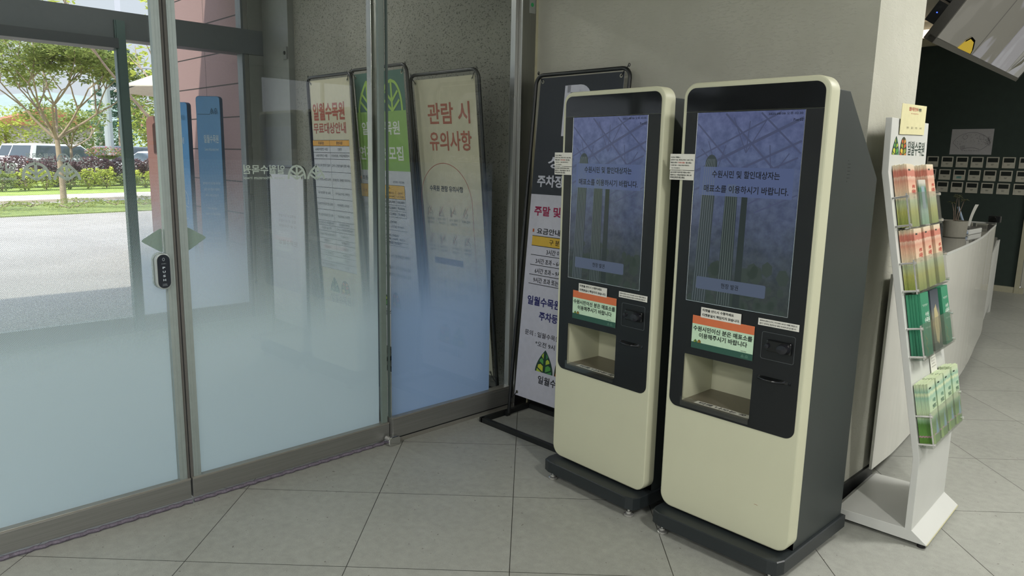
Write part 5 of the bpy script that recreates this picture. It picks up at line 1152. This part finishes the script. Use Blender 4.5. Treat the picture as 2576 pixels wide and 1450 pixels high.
car('white sedan in the second row behind the ornamental tree', -46.2, 9.8, HD, 'suv'); car('white van shaped car in the second row left of the utility pole', -47.0, 5.2, HD, 'suv'); car('dark grey car in the second row behind the utility pole', -47.6, 14.6, HD, 'suv', CARG); car('silver car in the second row farthest right', -50.5, 20.4, HD, 'suv', P('car_pale', 'c4c8cc', .25, .2, .5, .4))
# poles and cables
t = thing('utility_pole', 'thick grey utility pole standing among the parked cars', 'pole', (-44.2, 12.3, 0)); m = MB(); m.tube([(0, 0, 0), (0, 0, 5.1)], [.24, .20], 12); obj('shaft', m, P('pole_grey', '9aa0a0', .6), t); m = MB(); m.tube([(0, 0, 5.1), (0, 0, 5.16)], .21, 12); obj('cap', m, DG, t)
t = thing('utility_pole', 'slender white pole farther back beside the pine', 'pole', (-66, 17.4, 0)); m = MB(); m.tube([(0, 0, 0), (0, 0, 7.0)], [.16, .12], 10); obj('shaft', m, P('pole_white', 'c8c8c0', .6), t); m = MB(); m.box(-.1, .1, -.6, .6, 6.6, 6.7); obj('crossarm', m, DG, t)
for k, (h0, lb) in enumerate(((9.2, 'upper thin power cable crossing the sky behind the tree'), (8.6, 'lower thin power cable crossing the sky behind the tree'))):
    m = MB(); m.tube([(-68, -10+i*4, h0-.9*math.sin(PI*i/14)) for i in range(15)], .022, 5); tag(obj('power_cable', m, P('cable_black', '3a3a3e', .6)), lb, 'cable')
for y, lb in ((-10, 'far utility pole holding the left end of the power cables'), (46, 'far utility pole holding the right end of the power cables')):
    t = thing('utility_pole', lb, 'pole', (-68, y, 0)); m = MB(); m.tube([(0, 0, -.1), (0, 0, 9.6)], [.18, .13], 10); obj('shaft', m, P('pole_grey', '9aa0a0', .6), t); m = MB(); m.box(-.06, .06, -.9, .9, 8.5, 8.6); m.box(-.06, .06, -.9, .9, 9.1, 9.2); obj('crossarm', m, DG, t)
# parasol
t = thing('parasol', 'large cream parasol partly hidden by the door frame outdoors', 'parasol', (-10.6, 4.55, 0)); m = MB()
ap = (0, 0, 2.92); rim = [(1.52*math.cos(2*PI*k/8+.2), 1.52*math.sin(2*PI*k/8+.2), 2.30) for k in range(8)]
m.add([ap]+rim+[(0, 0, 2.90)]+[(a, b, c-.012) for a, b, c in rim], [(0, 1+k, 1+(k+1) % 8) for k in range(8)]+[(9, 10+(k+1) % 8, 10+k) for k in range(8)]+[(1+k, 10+k, 10+(k+1) % 8, 1+(k+1) % 8) for k in range(8)]); obj('canopy', m, leaf_mat('canopy_cream', 'cfc8ba', 'd8d2c5', None, .3), t)
m = MB(); m.tube([(0, 0, 0), (0, 0, 2.95)], .025, 10); obj('pole', m, DG, t); m = MB(); m.lathe([(0, 0), (.3, 0), (.3, .08), (0, .1)], 20); obj('base', m, CONCRETE, t)
m = MB()
for k in range(8): m.tube([(0, 0, 2.87), (rim[k][0]*.97, rim[k][1]*.97, 2.29)], .008, 5)
obj('ribs', m, DG, t)
# signs outdoors
def totem(lb, loc, rz, w_, h_, d_, face, side, draw):
    t = thing('sign_totem', lb, 'sign', loc, rz, None); m = MB(); o_ = rrect(0, 0, w_, h_, .03, 5); m.plate(o_, [], 0, d_); obj('body', m, side, t, bevel=.004)
    m = MB(); m.plate(rrect(.004, .0, w_-.004, h_-.004, .028, 5), [], -.003, .001); fc = obj('sign_face', m, face, t); F = Flat(fc, Matrix.Translation((0, -.0035, 0)), .001); draw(F, w_, h_); F.flush(); return t
WI = ink('c5d2da')
def d1(F, w_, h_):
    F.M = F.M @ Matrix.Scale(w_/.33, 4, (1, 0, 0))
    emblem_line(F, 'emblem', ink('5f9bbf'), 'pointed', .19, h_-.17, .05, .05, .005, 1); emblem_line(F, 'emblem', ink('5f9bbf'), 'round', .245, h_-.17, .05, .05, .005, 1)
    F.text('lettering', WI, '방문자센터', .05, h_-.40, .22, .065, 'l', 1, .02); F.text('lettering', WI, 'Visitor Center', .055, h_-.47, .20, .04, 'l', 1, .01)
    for z, q in ((h_-.95, 1), (h_-1.45, 1)):
        F.line('site_map', WI, [(.17+.115*math.cos(a), z+.145*math.sin(a)) for a in [R(-15+210*i/16) for i in range(17)]], .005, 1); F.line('site_map', WI, [(.06, z-.07), (.12, z-.02), (.2, z-.01), (.28, z-.07)], .005, 1)
        for k in range(9): x = .08+.02*k; F.rect('site_map', WI, x, z-.02+.02*math.sin(k*2), x+.011, z+.012+.02*math.sin(k*2), 1)
        F.rect('site_map', WI, .20, z+.03, .225, z+.09, 1); F.rect('divider', WI, .05, z-.18, .28, z-.175, 1)
        for k in range(5): F.text('lettering', WI, '방문자센터', .22, z-.22-k*.025, .05, .012, 'l', 1); F.text('lettering', WI, '안내', .07, z-.22-k*.025, .07, .010, 'l', 1)
def d2(F, w_, h_):
    F.M = F.M @ Matrix.Scale(w_/.33, 4, (1, 0, 0))
    emblem_line(F, 'emblem', ink('3f5f78'), 'pointed', .19, h_-.16, .05, .055, .005, 1); emblem_line(F, 'emblem', ink('3f5f78'), 'round', .245, h_-.16, .05, .055, .005, 1); F.rect('divider', ink('3f5f78'), .02, h_-.165, .19, h_-.16, 1)
    F.text('lettering', WI, '일월수목원', .09, h_-.42, .20, .075, 'l', 1, .02); F.text('lettering', WI, 'Suwon Arboretum Irwol', .095, h_-.49, .19, .028, 'l', 1)
    for k, s_ in enumerate(('일월수목원은 자연과 생태, 계절과 사람이 함께', '숨쉬는 도심 속 정원이자 식물문화를', '배우고 누리는 공간입니다')): F.text('lettering', WI, s_, .165, h_-.80-k*.055, .24-.03*k, .024, 'c', 1)
    F.text('lettering', WI, 'More alive nature,', .165, h_-1.03, .13, .022, 'c', 1); F.text('lettering', WI, 'Closer to our lives in Suwon', .165, h_-1.08, .2, .022, 'c', 1)
    for k in range(9): F.text('lettering', WI, '관람시간 09:30 ~ 18:00 입장마감', .06, h_-1.26-k*.05, .20, .020, 'l', 1)
BLU = P('totem_blue', '5f9fce', .35, 0, .5, 0, .03); BLUD = P('totem_blue_side', '41688a', .5, 0, .3, 0, .03); BLU2 = P('totem_blue_muted', '6a9ac6', .35, 0, .5, 0, .03)
totem('light blue sign pillar reading Visitor Center with white site maps', (-7.66, 2.60, 0), .62, .30, 1.96, .06, BLU, BLUD, d1)
totem('muted blue sign pillar with white lettering, right of the Visitor Center pillar', (-6.93, 2.67, 0), .72, .23, 1.99, .05, BLU2, BLUD, d2)
bs = thing('sign_totem', 'tall clay brown sign post with a rounded window opening and small wheel', 'sign', (-11.9, 3.83, 0), .55); bz = P('sign_brown', '6d4a42', .6); m = MB()
m.plate(rrect(0, 0, .62, 2.0, .10, 6), [rrect(.11, 1.42, .55, 1.90, .05, 4)[::-1]], 0, .12); obj('body', m, bz, bs, bevel=.004)
m = MB(); Mx = Matrix.Translation((.42, .05, 1.5)) @ Matrix.Rotation(PI/2, 4, 'X'); m.tube([(.42+.10*math.cos(a), .05, 1.53+.10*math.sin(a)) for a in [2*PI*i/24 for i in range(25)]], .01, 6)
for k in range(4): a = k*PI/4; m.tube([(.42-.1*math.cos(a), .05, 1.53-.1*math.sin(a)), (.42+.1*math.cos(a), .05, 1.53+.1*math.sin(a))], .006, 5)
obj('wheel_ornament', m, BLACKS, bs)
# ------------------------------------------------------------------ light
w = bpy.data.worlds.new('sky'); scene.world = w; w.use_nodes = True; nt = w.node_tree; nt.nodes.clear()
o_ = nt.nodes.new('ShaderNodeOutputWorld'); bg = nt.nodes.new('ShaderNodeBackground'); nt.links.new(bg.outputs[0], o_.inputs[0])
sp = N(nt, 'ShaderNodeSeparateXYZ'); nt.links.new(coord(nt, 'Generated'), sp.inputs[0])
cl = noise(nt, 2.2, 5, mapping(nt, coord(nt, 'Generated'), (1, 1, 2.5)))
tt = mth(nt, 'ADD', sp.outputs[2], mth(nt, 'MULTIPLY', mth(nt, 'SUBTRACT', cl, .5), .25))
nt.links.new(ramp(nt, tt, [(0, (.36, .37, .41)), (.22, (.36, .38, .44)), (.5, (.85, .92, 1.1)), (1, (.75, .9, 1.3))]), bg.inputs[0]); bg.inputs[1].default_value = 2.3
s = bpy.data.lights.new('sun', 'SUN'); s.energy = 6.0; s.angle = R(1); s.color = (1, .95, .86); so = bpy.data.objects.new('sun', s); COL.objects.link(so)
so.rotation_euler = Vector((.25, -.62, .75)).to_track_quat('Z', 'Y').to_euler()
vs = scene.view_settings; vs.view_transform = 'Standard'; vs.look = 'None'; vs.gamma = 1; vs.use_curve_mapping = False; vs.exposure = 0.12
scene.cycles.max_bounces = 12; scene.cycles.transparent_max_bounces = 24; scene.cycles.caustics_reflective = False; scene.cycles.caustics_refractive = False
